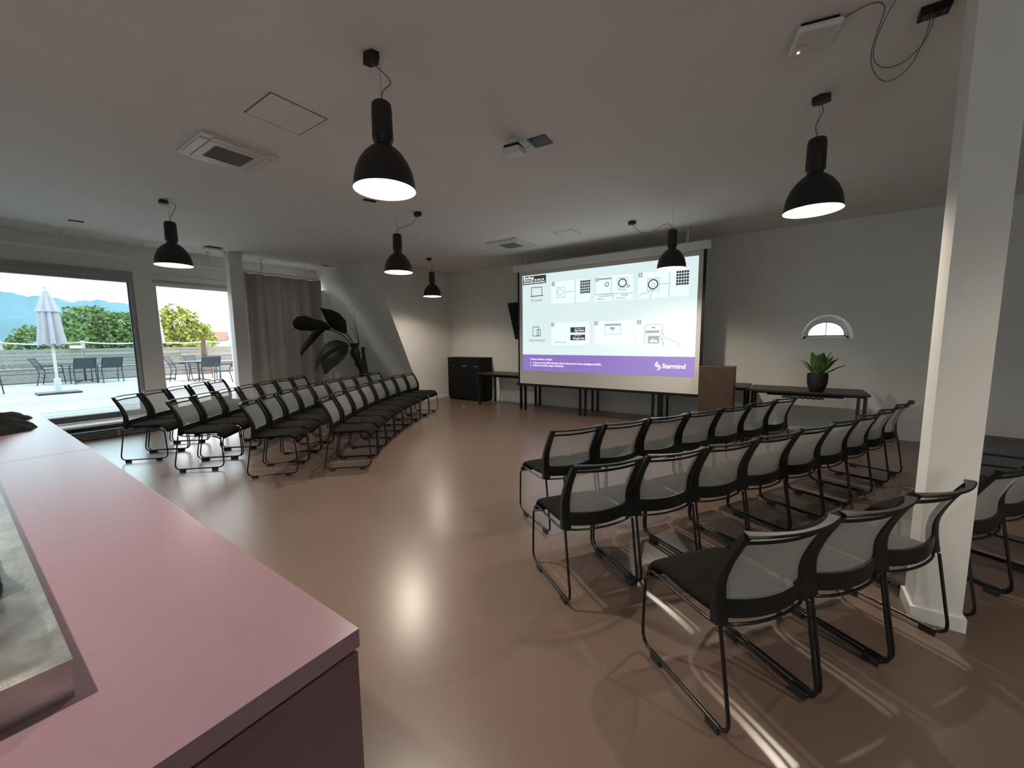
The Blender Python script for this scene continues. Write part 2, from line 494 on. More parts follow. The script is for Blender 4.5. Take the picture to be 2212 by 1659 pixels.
# ================================================================== conference chairs
HW = 0.225            # half distance between the two sled frames
def back_x(v, z=False):
    pts = [(0.035, 0.435), (0.046, 0.52), (0.044, 0.60), (0.012, 0.69), (-0.03, 0.77), (-0.06, 0.82)]
    t = v * (len(pts) - 1); i = min(int(t), len(pts) - 2); k = t - i
    p0 = pts[max(i - 1, 0)]; p1 = pts[i]; p2 = pts[i + 1]; p3 = pts[min(i + 2, len(pts) - 1)]
    def cr(a, b, c, d): return 0.5 * (2 * b + (c - a) * k + (2 * a - 5 * b + 4 * c - d) * k * k + (3 * b - a - 3 * c + d) * k ** 3)
    return cr(p0[0], p1[0], p2[0], p3[0]), cr(p0[1], p1[1], p2[1], p3[1])
def back_pt(u, v, bow=0.04, half=0.214):
    x, z = back_x(v)
    return Vector((x - bow * (1 - u * u), u * half, z - 0.012 * (1 - u * u) * (1 - v)))

def make_chair():
    root = empty('conference_chair')
    # seat: lofted cushion with a waterfall front
    prof = [(0.035, 0.452, 0.020), (0.05, 0.456, 0.036), (0.12, 0.452, 0.044), (0.22, 0.448, 0.046), (0.32, 0.452, 0.046), (0.39, 0.452, 0.046),
            (0.435, 0.436, 0.044), (0.462, 0.405, 0.040), (0.470, 0.375, 0.030), (0.468, 0.360, 0.014)]
    st = MB(); rings = []; K = 18
    for i, (x, z, t) in enumerate(prof):
        a = prof[max(i - 1, 0)]; b = prof[min(i + 1, len(prof) - 1)]
        d = Vector((b[0] - a[0], 0, b[1] - a[1])).normalized()
        nrm = Vector((-d.z, 0, d.x))
        hw = 0.203 + 0.008 * sin(pi * i / (len(prof) - 1)) - (0.012 if i in (0, len(prof) - 1) else 0)
        ring = []
        for j in range(K):
            an = 2 * pi * j / K
            cy = abs(cos(an)) ** 0.35 * (1 if cos(an) >= 0 else -1)
            sy = abs(sin(an)) ** 0.6 * (1 if sin(an) >= 0 else -1)
            ring.append(Vector((x, 0, z)) + nrm * (sy * t / 2 - 0.004 * (1 - (cy) ** 2)) + Vector((0, cy * hw, 0)))
        rings.append(ring)
    v = [p for r in rings for p in r]
    f = [(i * K + j, i * K + (j + 1) % K, (i + 1) * K + (j + 1) % K, (i + 1) * K + j) for i in range(len(prof) - 1) for j in range(K)]
    f += [tuple(range(K)), tuple((len(prof) - 1) * K + j for j in range(K))]
    st.add(v, f).build('seat', M['seat'], root, smooth=60)
    # rod that carries the seat: round the sides and the back edge
    rod = smoothpath([(0.455, -HW + 0.004, 0.372), (0.44, -HW + 0.002, 0.405), (0.38, -HW, 0.426), (0.2, -HW, 0.420), (0.06, -HW + 0.004, 0.424), (0.022, -HW + 0.04, 0.428), (0.004, -0.10, 0.424),
                      (-0.002, 0, 0.422), (0.004, 0.10, 0.424), (0.022, HW - 0.04, 0.428), (0.06, HW - 0.004, 0.424), (0.2, HW, 0.420), (0.38, HW, 0.426), (0.44, HW - 0.002, 0.405), (0.455, HW - 0.004, 0.372)], 4)
    MB().tube(rod, 0.0062, 8).build('seat_rod', M['black_metal'], root, smooth=60)
    # sled frames with their foot pads
    for s in (1, -1):
        y = s * (HW + 0.001)
        path = smoothpath([(0.018, y, 0.430), (0.006, y, 0.36), (-0.026, y, 0.17), (-0.038, y, 0.10), (-0.036, y, 0.060), (-0.012, y, 0.034), (0.03, y, 0.031), (0.2, y, 0.031), (0.38, y, 0.031), (0.43, y, 0.034),
                           (0.458, y, 0.058), (0.466, y, 0.10), (0.464, y, 0.2), (0.458, y, 0.33), (0.452, y, 0.366), (0.42, y - s * 0.012, 0.385), (0.36, y - s * 0.03, 0.402)], 4)
        leg = MB().tube(path, 0.0075, 8).build('sled_leg', M['black_metal'], root, smooth=60)
        for xa in (0.0, 0.335):
            MB().box(xa, xa + 0.062, y - 0.009, y + 0.009, 0.0, 0.036).build('foot_pad', M['rubber'], leg, bevel=0.003)
    # back frame: two curved posts, bottom bar, upper bar
    bf = MB()
    N = 16
    for s in (1, -1):
        path = [back_pt(s, i / N) for i in range(N + 1)]
        scl = [(1.25 - 0.45 * (i / N), 1.15 - 0.5 * (i / N)) for i in range(N + 1)]
        bf.sweep(path, [(-0.014, -0.022), (0.014, -0.022), (0.018, 0.0), (0.014, 0.022), (-0.014, 0.022), (-0.018, 0)], up=(0, 1, 0), scale=[(b, a) for a, b in scl])
    path = [back_pt(-1 + 2 * i / N, 0.14) for i in range(N + 1)]
    bf.sweep(path, [(-0.008, -0.038), (0.008, -0.038), (0.011, 0.0), (0.007, 0.038), (-0.007, 0.038), (-0.011, 0)])
    path = [back_pt(-1 + 2 * i / N, 0.86, 0.036) for i in range(N + 1)]
    bf.sweep(path, [(-0.006, -0.007), (0.006, -0.007), (0.006, 0.007), (-0.006, 0.007)])
    bf.build('back_frame', M['black_plastic'], root, smooth=50)
    # top rail: flat strip bowed further back, leaving a grip slot
    path = [back_pt(-1 + 2 * i / N, 1.0, 0.052, 0.218) + Vector((0, 0, 0.006)) for i in range(N + 1)]
    ws = [1.25 - 0.7 * sin(pi * i / N) for i in range(N + 1)]
    MB().sweep(path, [(-0.016, -0.005), (0.016, -0.005), (0.018, 0.0), (0.014, 0.006), (-0.014, 0.006), (-0.018, 0)], scale=[(a, 1) for a in ws]).build('top_rail', M['black_plastic'], root, smooth=50)
    # mesh
    MB().grid(lambda u, v: back_pt(-0.95 + 1.9 * u, 0.17 + 0.69 * v, 0.037), 12, 12).build('mesh_panel', M['mesh'], root, smooth=80)
    return root

PROTO = make_chair()
used = [False]
def put_chair(q, ang_t, side, label, group):
    """q: near top corner of the backrest, ang_t: direction of the row, side: +1 when the row runs to the chair's left"""
    fa = ang_t - side * pi / 2
    f = Vector((cos(fa), sin(fa), 0)); l = Vector((-f.y, f.x, 0))
    o = PROTO if not used[0] else copy_tree(PROTO)
    used[0] = True
    base = Vector((q[0], q[1], 0)) + f * 0.058 + l * (side * HW)
    o.location = base
    o.rotation_euler = (0, 0, fa)
    tag(o, label, 'chair', group)
    return o

def row(q0, a0, a1, n, step, side, what, group, start=0):
    q = Vector((q0[0], q0[1]))
    for i in range(n):
        a = radians(a0 + (a1 - a0) * i / max(n - 1, 1))
        put_chair(q, a, side, 'black mesh-back chair, %s, %s from the near end' % (what, ORD[i + start]), group)
        a2 = radians(a0 + (a1 - a0) * (i + 0.5) / max(n - 1, 1))
        q = q + Vector((cos(a2), sin(a2))) * step
GL, GR = 'chairs in the window-side block', 'chairs in the block beside the white pillar'
row((-4.358, 2.426), 134, 115, 8, 0.496, 1, 'window-side block, front row', GL)
row((-4.842, 1.805), 138, 113, 9, 0.498, 1, 'window-side block, second row', GL)
row((-5.814, 1.437), 136, 122, 7, 0.496, 1, 'window-side block, third row', GL)
row((-6.867, 1.181), 137, 131, 5, 0.497, 1, 'window-side block, rear row by the glass', GL)
row((-1.411, 2.528), 60, 66, 7, 0.488, -1, 'pillar-side block, front row', GR)
row((-0.914, 1.869), 55.5, 69, 9, 0.491, -1, 'pillar-side block, middle row', GR)
row((-0.093, 1.517), 53, 56, 3, 0.488, -1, 'pillar-side block, nearest row', GR)
row((0.88, 2.936), 58, 63, 3, 0.492, -1, 'pillar-side block, nearest row', GR, 3)

# ================================================================== pendant lamps
def make_lamp(name, label, x, y, rose, cord_pts, zr=2.43, dim=1.0):
    L = thing(name, label, 'lamp', (x, y, zr), 0, 'black pendant lamps')
    outer = [(0.186, -0.004), (0.188, 0.002), (0.183, 0.012), (0.180, 0.05), (0.168, 0.105), (0.145, 0.158), (0.112, 0.205), (0.080, 0.235), (0.058, 0.250), (0.052, 0.262)]
    inner = [(0.052, 0.245), (0.078, 0.228), (0.108, 0.198), (0.140, 0.152), (0.163, 0.102), (0.175, 0.05), (0.178, 0.012), (0.182, -0.002)]
    MB().lathe(outer, n=40, cap=False).build('lamp_shade', M['lamp_black'], L, smooth=60)
    MB().lathe([(0.001, 0.247)] + inner + [(0.186, -0.004)], n=40, cap=False).build('reflector', M['reflector'], L, smooth=60)
    MB().lathe([(0.006, 0.10), (0.022, 0.105), (0.034, 0.12), (0.038, 0.14), (0.034, 0.165), (0.022, 0.19), (0.018, 0.24)], n=16).build('bulb', M['bulb'], L, smooth=60)
    MB().lathe([(0.046, 0.25), (0.048, 0.272), (0.060, 0.282), (0.062, 0.30), (0.060, 0.46), (0.057, 0.492), (0.046, 0.502)], n=28).build('driver_housing', M['lamp_black'], L, smooth=50)
    MB().lathe([(0.0012, 0.5), (0.0012, ZC - zr)], n=6).build('suspension_wire', M['wire'], L)
    top = ZC - zr
    rx, ry = rose[0] - x, rose[1] - y
    rz = random.uniform(0, 1)
    hexa = [(rx + 0.062 * cos(rz + pi / 3 * k), ry + 0.045 * sin(rz + pi / 3 * k)) for k in range(6)]
    MB().prism(hexa, 'z', top - 0.045, top).build('ceiling_rose', M['lamp_black'], L, bevel=0.004)
    pts = [(rx, ry, top - 0.045)] + cord_pts + [(0.0, 0.0, 0.5)]
    MB().tube(smoothpath(pts, 8), 0.0035, 6).build('cord', M['wire'], L, smooth=60)
    ld = bpy.data.lights.new('lamp_light', 'SPOT')
    ld.energy = LAMP_W * dim; ld.color = LAMP_COL; ld.shadow_soft_size = 0.03
    ld.spot_size = radians(168); ld.spot_blend = 1.0; ld.specular_factor = 0.4
    lo = bpy.data.objects.new('lamp_light', ld)
    COL.objects.link(lo); lo.parent = L; lo.location = (0, 0, 0.065)
    return L
make_lamp('pendant_lamp', 'large matt black pendant lamp nearest the camera, left of centre', -2.11, 1.675, (-2.17, 1.66), [(-0.02, 0.03, 0.70), (0.045, 0.04, 0.62), (0.02, 0.0, 0.56)])
make_lamp('pendant_lamp', 'black pendant lamp by the terrace windows, farthest left', -6.138, 1.721, (-6.32, 1.73), [(-0.03, 0.05, 0.735), (0.03, 0.06, 0.68), (0.01, 0.02, 0.58)])
make_lamp('pendant_lamp', 'black pendant lamp with looped cord hanging above the left aisle', -4.437, 3.689, (-4.22, 3.87), [(0.19, 0.13, 0.66), (0.08, 0.08, 0.60), (0.01, 0.02, 0.58)])
make_lamp('pendant_lamp', 'black pendant lamp in the far left corner, smallest in the picture', -6.27, 6.085, (-6.32, 6.07), [(0.01, 0.01, 0.66), (0.012, 0.0, 0.58)], dim=0.65)
make_lamp('pendant_lamp', 'black pendant lamp hanging in front of the projection screen', -1.365, 5.73, (-2.01, 6.03), [(-0.50, 0.22, 0.60), (-0.32, 0.14, 0.555), (-0.12, 0.05, 0.60), (-0.03, 0.01, 0.57)])
make_lamp('pendant_lamp', 'large black pendant lamp at right above the middle chair row', 0.083, 3.80, (0.09, 3.80), [(0.02, 0.01, 0.68), (-0.015, 0.01, 0.60)])


for lx, ly, dm, lab in ((-1.3, -0.40, 0.8, 'black pendant lamp over the bar counter, nearer the counter end'), (-4.0, -0.40, 0.6, 'black pendant lamp over the bar counter, nearer the windows'),
                        (1.95, 1.55, 0.75, 'black pendant lamp beyond the right picture edge, beside the nearest chairs')):
    make_lamp('pendant_lamp', lab, lx, ly, (lx, ly), [(0.02, 0.01, 0.68), (-0.015, 0.01, 0.60)], dim=dm)

# ================================================================== bar counter
ct = thing('bar_counter', 'mauve laminate bar counter with slab top in the left foreground', 'counter', (-2.8, 0, 0))
def cb(name, x0, x1, y0, y1, z0, z1, m_, bev=0.0015): return box(name, x0 + 2.8, x1 + 2.8, y0, y1, z0, z1, m_, ct, bev)
cb('worktop', -2.998, -0.652, -0.62, 0.412, 0.912, 0.95, M['counter'])
cb('worktop', -5.05, -3.001, -0.62, 0.412, 0.912, 0.95, M['counter'])
cb('shadow_gap', -5.03, -0.668, -0.6, 0.397, 0.90, 0.912, M['black_plastic'], 0)
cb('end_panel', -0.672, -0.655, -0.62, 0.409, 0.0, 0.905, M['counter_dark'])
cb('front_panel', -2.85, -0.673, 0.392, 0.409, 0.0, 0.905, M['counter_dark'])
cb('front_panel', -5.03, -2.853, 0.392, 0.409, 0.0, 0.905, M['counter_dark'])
cb('carcass', -5.03, -0.674, -0.6, 0.39, 0.02, 0.898, M['black_plastic'], 0)
tp = thing('steel_worktop', 'raised brushed stainless steel top on the mauve counter', 'steel top', (-1.75, -0.2, 0.95))
box('lid', -0.95, 0.86, -0.35, 0.274, 0.058, 0.063, M['steel'], tp, 0.0015)
box('rim_wall', -0.948, 0.857, -0.348, 0.271, 0.0, 0.058, M['steel'], tp)
ap = thing('appliance', 'black rounded appliance standing on the steel top at the picture edge', 'appliance', (-1.35, -0.12, 1.013))
MB().box(-0.16, 0.13, -0.17, 0.148, 0.0, 0.035).build('base', M['black_plastic'], ap, bevel=0.012, seg=3)
MB().box(-0.15, 0.115, -0.16, 0.135, 0.035, 0.16).build('body', M['pot'], ap, bevel=0.02, seg=3)

# jacket thrown on the counter
def jk(u, v):
    x = -1.05 + 2.1 * u; y = -1 + 2 * v
    a = math.atan2(y, x); rr = min(1.0, max(abs(x), abs(y)))
    edge = 0.9 + 0.07 * sin(3 * a + 0.6) + 0.05 * sin(7 * a) + 0.03 * sin(13 * a + 1)
    X = x * 0.52 * edge; Y = y * 0.40 * edge
    dome = max(0.0, 1 - rr ** 3)
    ridge = 0.09 * math.exp(-((x - 0.55) ** 2 / 0.12 + (y - 0.25) ** 2 / 0.3)) + 0.05 * math.exp(-((x + 0.1) ** 2 / 0.5 + (y + 0.2) ** 2 / 0.2))
    folds = 0.020 * sin(9 * x + 5 * y + 2 * sin(4 * y)) + 0.012 * sin(17 * y - 6 * x + 1.5 * sin(5 * x)) + 0.007 * sin(29 * x + 11 * y)
    return (X, Y, max(0.0, dome * (0.055 + ridge + folds)) + (0.012 if rr < 0.999 else 0.0))
j = MB().grid(jk, 60, 46).build('jacket', M['jacket'], smooth=80, loc=(-4.42, -0.04, 0.952))
tag(j, 'crumpled dark jacket dropped on the far end of the counter', 'jacket')

# ================================================================== projection screen
YSC = 6.88
ps = thing('projection_screen', 'large pull-down projection screen showing a white and purple slide', 'screen', (0, YSC, 0))
box('housing', -4.70, -1.06, -0.06, 0.07, 2.855, 2.975, M['plastic_white'], ps, 0.006)
for xx in (-4.4, -1.4):
    box('mount_bracket', xx - 0.02, xx + 0.02, -0.02, 0.03, 2.975, ZC, M['alu'], ps)
fb = box('screen_fabric', -4.585, -1.165, 0.0, 0.004, 0.60, 2.86, M['fabric_white'], ps)
for a, b in ((-4.625, -4.585), (-1.165, -1.12)):
    box('black_border', a, b, 0.0, 0.0045, 0.585, 2.86, M['black_plastic'], ps)
MB().box(-4.66, -1.10, -0.018, 0.022, 0.555, 0.60).build('bottom_bar', M['black_plastic'], ps, bevel=0.006)
SL = {
  'box': [(-4.495, 2.756), (-3.957, 2.747), (-3.961, 2.59), (-4.497, 2.593)],
  'slide': [(-4.502, 2.773), (-1.232, 2.769), (-1.231, 1.197), (-4.515, 1.199)],
  'purple': [(-4.515, 1.195), (-1.234, 1.194), (-1.235, 0.867), (-4.51, 0.869)],
  'laptop': [(-4.293, 2.525), (-4.051, 2.52), (-4.051, 2.355), (-4.294, 2.359)],
  'lapbase': [(-4.322, 2.356), (-4.024, 2.357)],
  'pc': [(-4.172, 2.268)],
  'card1': [(-3.839, 2.602), (-3.043, 2.58), (-3.052, 2.175), (-3.838, 2.188)],
  'tag1': [(-3.833, 2.593), (-3.768, 2.59), (-3.768, 2.518), (-3.833, 2.518)],
  'sq1': [(-3.728, 2.483), (-3.551, 2.478), (-3.55, 2.291), (-3.727, 2.293)],
  'circ1': [(-3.648, 2.391), (-3.589, 2.386)],
  'cable1': [(-3.55, 2.389), (-3.359, 2.386)],
  'v1': [(-3.332, 2.59), (-3.338, 2.17)],
  'kb1': [(-3.239, 2.57), (-3.035, 2.575), (-3.036, 2.329), (-3.237, 2.33)],
  'card2': [(-2.951, 2.604), (-2.253, 2.591), (-2.255, 2.168), (-2.944, 2.171)],
  'tag2': [(-2.947, 2.588), (-2.88, 2.586), (-2.879, 2.52), (-2.946, 2.521)],
  'win2': [(-2.932, 2.575), (-2.64, 2.567), (-2.635, 2.293), (-2.937, 2.299)],
  'c2': [(-2.719, 2.459), (-2.688, 2.457)],
  'sq2': [(-2.523, 2.548), (-2.355, 2.543), (-2.351, 2.372), (-2.519, 2.373)],
  'c2b': [(-2.439, 2.46), (-2.381, 2.455)],
  'click': [(-2.437, 2.341)],
  'fe': [(-2.919, 2.26)],
  'fe2': [(-2.918, 2.211)],
  'fi': [(-2.484, 2.254)],
  'fi2': [(-2.533, 2.206)],
  'l2': [(-2.946, 2.294), (-2.258, 2.281)],
  'l2v': [(-2.601, 2.286), (-2.602, 2.166)],
  'card3': [(-2.172, 2.606), (-1.358, 2.587), (-1.358, 2.16), (-2.161, 2.17)],
  'tag3': [(-2.164, 2.598), (-2.098, 2.596), (-2.096, 2.523), (-2.162, 2.525)],
  'sq3': [(-2.008, 2.489), (-1.824, 2.485), (-1.818, 2.289), (-2.01, 2.292)],
  'c3': [(-1.918, 2.391), (-1.855, 2.386)],
  'hand3': [(-2.154, 2.2), (-2.101, 2.25), (-2.047, 2.256), (-2.009, 2.263), (-1.994, 2.25), (-1.944, 2.351), (-1.93, 2.407), (-1.905, 2.411), (-1.885, 2.384), (-1.891, 2.332), (-1.941, 2.246), (-1.968, 2.165)],
  'cable3': [(-1.821, 2.389), (-1.666, 2.384)],
  'v3': [(-1.657, 2.547), (-1.659, 2.166)],
  'kb3': [(-1.559, 2.573), (-1.363, 2.571), (-1.362, 2.339), (-1.558, 2.337)],
  'tab': [(-4.264, 1.746), (-4.126, 1.748), (-4.131, 1.571), (-4.265, 1.567)],
  'pho': [(-4.167, 1.694), (-4.088, 1.696), (-4.092, 1.574), (-4.167, 1.571)],
  'ios': [(-4.174, 1.48)],
  'card1b': [(-3.838, 1.82), (-3.047, 1.812), (-3.051, 1.399), (-3.837, 1.391)],
  'tag1b': [(-3.842, 1.817), (-3.777, 1.818), (-3.776, 1.747), (-3.842, 1.746)],
  'csa': [(-3.644, 1.444)],
  'app': [(-3.43, 1.721), (-3.129, 1.722), (-3.127, 1.624), (-3.429, 1.622)],
  'goo': [(-3.429, 1.579), (-3.127, 1.581), (-3.126, 1.479), (-3.428, 1.476)],
  'card2b': [(-2.948, 1.817), (-2.239, 1.808), (-2.245, 1.39), (-2.942, 1.394)],
  'tag2b': [(-2.952, 1.815), (-2.882, 1.816), (-2.881, 1.747), (-2.951, 1.745)],
  'win2b': [(-2.745, 1.761), (-2.454, 1.757), (-2.453, 1.576), (-2.745, 1.579)],
  'wifi': [(-2.605, 1.632)],
  'card3b': [(-2.168, 1.814), (-1.352, 1.799), (-1.35, 1.375), (-2.157, 1.382)],
  'tag3b': [(-2.168, 1.814), (-2.097, 1.814), (-2.095, 1.741), (-2.166, 1.74)],
  'phone': [(-2.044, 1.382), (-2.032, 1.709), (-2.002, 1.731), (-1.776, 1.732), (-1.742, 1.705), (-1.732, 1.382)],
  'bar3': [(-2.023, 1.631), (-1.796, 1.634), (-1.794, 1.588), (-2.021, 1.588)],
  'pic3': [(-1.979, 1.542), (-1.79, 1.543), (-1.789, 1.416), (-1.978, 1.413)],
  'hand3b': [(-1.788, 1.637), (-1.751, 1.625), (-1.703, 1.511), (-1.673, 1.481), (-1.63, 1.492), (-1.593, 1.457), (-1.543, 1.462), (-1.484, 1.412), (-1.471, 1.372)],
  'hand3c': [(-1.787, 1.588), (-1.739, 1.466), (-1.714, 1.375)],
  'pt': [(-4.329, 1.102)],
  'p1': [(-4.329, 1.032)],
  'p2': [(-4.33, 0.976)],
  'pt_w': [(-3.833, 1.112)],
  'p1_w': [(-2.821, 1.036)],
  'logo': [(-1.804, 1.036), (-1.751, 1.037)],
  'star': [(-1.731, 0.991), (-1.371, 0.996)],
  'screen': [(-4.595, 2.879), (-1.183, 2.79), (-1.129, 0.592), (-4.616, 0.614)],
}
LV = {
  'pet1': [(-8.5, 5.561, 1.456), (-8.5, 5.362, 1.64), (-8.5, 5.083, 1.764)],
  'bl1': [(-8.5, 5.084, 1.777), (-8.5, 4.895, 1.838), (-8.5, 4.684, 1.846), (-8.5, 4.496, 1.878), (-8.5, 4.349, 1.887), (-8.5, 4.267, 1.884)],
  'pet2': [(-8.5, 5.624, 1.483), (-8.5, 5.483, 1.675)],
  'bl2': [(-8.5, 5.462, 1.688), (-8.5, 5.317, 1.86), (-8.5, 5.169, 2.014), (-8.5, 5.05, 2.113), (-8.5, 4.894, 2.22)],
  'bl3': [(-8.5, 4.918, 1.774), (-8.5, 4.737, 1.657), (-8.5, 4.583, 1.481), (-8.5, 4.445, 1.321), (-8.5, 4.394, 1.205)],
  'pet4': [(-8.5, 5.571, 1.373), (-8.5, 5.468, 1.423)],
  'bl4': [(-8.5, 5.483, 1.43), (-8.5, 5.316, 1.365), (-8.5, 5.135, 1.249), (-8.5, 5.01, 1.069), (-8.5, 4.894, 0.773)],
  'sp5': [(-8.5, 5.787, 1.453), (-8.5, 5.723, 1.828), (-8.5, 5.676, 2.211)],
  'sp6': [(-8.5, 5.773, 1.481), (-8.5, 5.613, 1.813)],
  'tr': [(-8.5, 5.911, 0.674), (-8.5, 5.811, 0.917), (-8.5, 5.684, 1.176), (-8.5, 5.669, 1.455)],
  'tr2': [(-8.5, 5.978, 0.69), (-8.5, 5.903, 1.097), (-8.5, 5.886, 1.353)],
}
pj = empty('projected_slide'); pj.parent = ps
def quad(name, pts, m_, y, parent):
    mb = MB(); mb.add([(p[0], y, p[1]) for p in pts], [tuple(range(len(pts)))])
    return mb.build(name, m_, parent, smooth=0)
E1, E2, E3, E4 = -0.0015, -0.0025, -0.0035, -0.0045
quad('slide_background', [(-4.51, 2.771), (-1.232, 2.771), (-1.232, 1.197), (-4.51, 1.197)], M['slide'], E1, pj)
quad('slide_footer_band', [(-4.51, 1.197), (-1.232, 1.197), (-1.232, 0.868), (-4.51, 0.868)], M['purple'], E1, pj)
def rect4(p):     # squared-up bounds of four measured corners
    xs = [q[0] for q in p]; zs = [q[1] for q in p]
    x0 = (p[0][0] + p[3][0]) / 2; x1 = (p[1][0] + p[2][0]) / 2; z1 = (p[0][1] + p[1][1]) / 2; z0 = (p[2][1] + p[3][1]) / 2
    return x0, x1, z0, z1
def rq(p):
    x0, x1, z0, z1 = rect4(p)
    return [(x0, z1), (x1, z1), (x1, z0), (x0, z0)]
for k in ('card1', 'card2', 'card3', 'card1b', 'card2b', 'card3b'):
    quad('slide_card', rq(SL[k]), M['card'], E2, pj)
def fill(mb, pts, y=E3): mb.add([(p[0], y, p[1]) for p in pts], [tuple(range(len(pts)))])
def stroke(mb, pts, w_, closed=False, y=E3):
    """one joined ribbon with mitred corners"""
    P = [Vector(p) for p in pts]; n_ = len(P); L, Rr = [], []
    for i in range(n_):
        a = P[i - 1] if (i > 0 or closed) else P[i] * 2 - P[i + 1]
        b = P[(i + 1) % n_] if (i < n_ - 1 or closed) else P[i] * 2 - P[i - 1]
        d1 = (P[i] - a).normalized(); d2 = (b - P[i]).normalized()
        n1 = Vector((-d1.y, d1.x)); n2 = Vector((-d2.y, d2.x)); mm = n1 + n2
        mm = n1 if mm.length < 1e-4 else mm.normalized()
        k = w_ / 2 / max(0.5, mm.dot(n1))
        L.append(P[i] + mm * k); Rr.append(P[i] - mm * k)
    v = [(p.x, y, p.y) for p in L] + [(p.x, y, p.y) for p in Rr]
    mb.add(v, [(i, (i + 1) % n_, n_ + (i + 1) % n_, n_ + i) for i in range(n_ if closed else n_ - 1)])
def art(name, m_, fn, *a, **k):
    mb = MB(); fn(mb, *a, **k)
    return mb.build(name, m_, pj, smooth=0)
def circ(mb, c, r, w_, a0=0, a1=2 * pi, n_=28):
    full = abs(a1 - a0 - 2 * pi) < 1e-6
    stroke(mb, [(c[0] + r * cos(a0 + (a1 - a0) * i / n_), c[1] + r * sin(a0 + (a1 - a0) * i / n_)) for i in range(n_ if full else n_ + 1)], w_, full)
I_, L_n, R_d = M['ink'], M['line'], M['red']
art('slide_title_box', I_, fill, rq(SL['box']))
art('slide_badge', I_, fill, rq(SL['app'])); art('slide_badge', I_, fill, rq(SL['goo']))
for k in ('tag1', 'tag2', 'tag3', 'tag1b', 'tag2b', 'tag3b'): art('slide_number_tag', L_n, fill, rq(SL[k]))
art('slide_laptop_screen', I_, stroke, rq(SL['laptop']), 0.012, True); art('slide_laptop_base', I_, stroke, SL['lapbase'], 0.016)
art('slide_tablet', I_, stroke, rq(SL['tab']), 0.011, True); art('slide_phone_icon', I_, stroke, rq(SL['pho']), 0.011, True)
for k in ('sq1', 'win2', 'sq2', 'sq3', 'win2b'): art('slide_frame', L_n, stroke, rq(SL[k]), 0.008, True)
for k, nm in (('cable1', 'slide_cable'), ('cable3', 'slide_cable'), ('v1', 'slide_rule'), ('v3', 'slide_rule'), ('l2', 'slide_rule'), ('l2v', 'slide_rule'), ('hand3', 'slide_hand'), ('phone', 'slide_phone'), ('hand3b', 'slide_hand'), ('hand3c', 'slide_hand')):
    art(nm, L_n, stroke, SL[k], 0.009)
art('slide_button', L_n, circ, SL['circ1'][0], 0.06, 0.009); art('slide_button', I_, circ, SL['c2'][0], 0.033, 0.012)
art('slide_button', R_d, circ, SL['c2b'][0], 0.066, 0.020); art('slide_button', R_d, circ, SL['c3'][0], 0.075, 0.020)
art('slide_cursor', I_, stroke, [(-2.36, 2.43), (-2.335, 2.375), (-2.325, 2.40), (-2.30, 2.405)], 0.009, True)
for k in ('win2', 'win2b'):
    x0, x1, z0, z1 = rect4(SL[k]); art('slide_window_bar', L_n, fill, [(x0, z1), (x1, z1), (x1, z1 - 0.03), (x0, z1 - 0.03)])
art('slide_menu_bar', L_n, fill, rq(SL['bar3'])); art('slide_picture', L_n, fill, rq(SL['pic3']))
x0, x1, z0, z1 = rect4(SL['pic3'])
art('slide_picture_mark', M['card'], fill, [(x0 + 0.02, z0 + 0.02), (x0 + 0.075, z0 + 0.085), (x0 + 0.105, z0 + 0.05), (x0 + 0.125, z0 + 0.07), (x1 - 0.015, z0 + 0.02)], E4)
for r_ in (0.02, 0.042, 0.064): art('slide_signal_arc', R_d, circ, (SL['wifi'][0][0], SL['wifi'][0][1] + 0.002), r_, 0.012, radians(45), radians(135), 10)
art('slide_earpiece', I_, stroke, [(-1.915, 1.678), (-1.865, 1.678)], 0.014)
for k, cols in (('kb1', 5), ('kb3', 5)):
    x0, x1, z0, z1 = rect4(SL[k]); rows_ = 5
    cw, ch = (x1 - x0) / cols, (z1 - z0) / rows_
    for a in range(rows_):
        for b in range(cols):
            art('slide_key', I_, fill, [(x0 + cw * (b + .08), z0 + ch * (a + .1)), (x0 + cw * (b + .92), z0 + ch * (a + .1)), (x0 + cw * (b + .92), z0 + ch * (a + .9)), (x0 + cw * (b + .08), z0 + ch * (a + .9))])
# round mark in front of the company name
lc = (-1.806, 1.036)
def arcpts(c, r, a0, a1, n_=14): return [(c[0] + r * cos(radians(a0 + (a1 - a0) * i / n_)), c[1] + r * sin(radians(a0 + (a1 - a0) * i / n_))) for i in range(n_ + 1)]
for c_, r_, a, b, w_ in ((0.022, 0.040, 75, 250, 0.014), (-0.022, 0.040, 90, -105, 0.014), (0.022, 0.018, 110, 270, 0.010), (-0.022, 0.018, 90, -70, 0.010)):
    art('slide_logo_stroke', M['slide_text'], stroke, arcpts((lc[0] + 0.004, lc[1] + c_), r_, a, b), w_)

def text(body, x, z, size, m_, parent, y=E4, align='LEFT', width=None, bold=0.0, name='slide_lettering', rz=0.0):
    cu_ = bpy.data.curves.new('lettering', 'FONT')
    cu_.body = body; cu_.size = size; cu_.align_x = align; cu_.align_y = 'CENTER'; cu_.offset = bold * size
    cu_.resolution_u = 3
    to = bpy.data.objects.new('lettering', cu_); COL.objects.link(to)
    dg = bpy.context.evaluated_depsgraph_get()
    me = bpy.data.meshes.new_from_object(to.evaluated_get(dg))
    bpy.data.objects.remove(to)
    xs = [v_.co.x for v_ in me.vertices]
    k = 1.0
    if width and xs: k = width / (max(xs) - min(xs))
    for v_ in me.vertices:
        v_.co = (v_.co.x * k, 0, v_.co.y)
    me.materials.clear(); me.materials.append(m_)
    o = bpy.data.objects.new(name, me); COL.objects.link(o)
    o.parent = parent; o.location = (x, y, z); o.rotation_euler = (0, 0, rz)
    return o
text('Rooftop', -4.48, 2.717, 0.072, M['slide_text'], pj, bold=0.02)
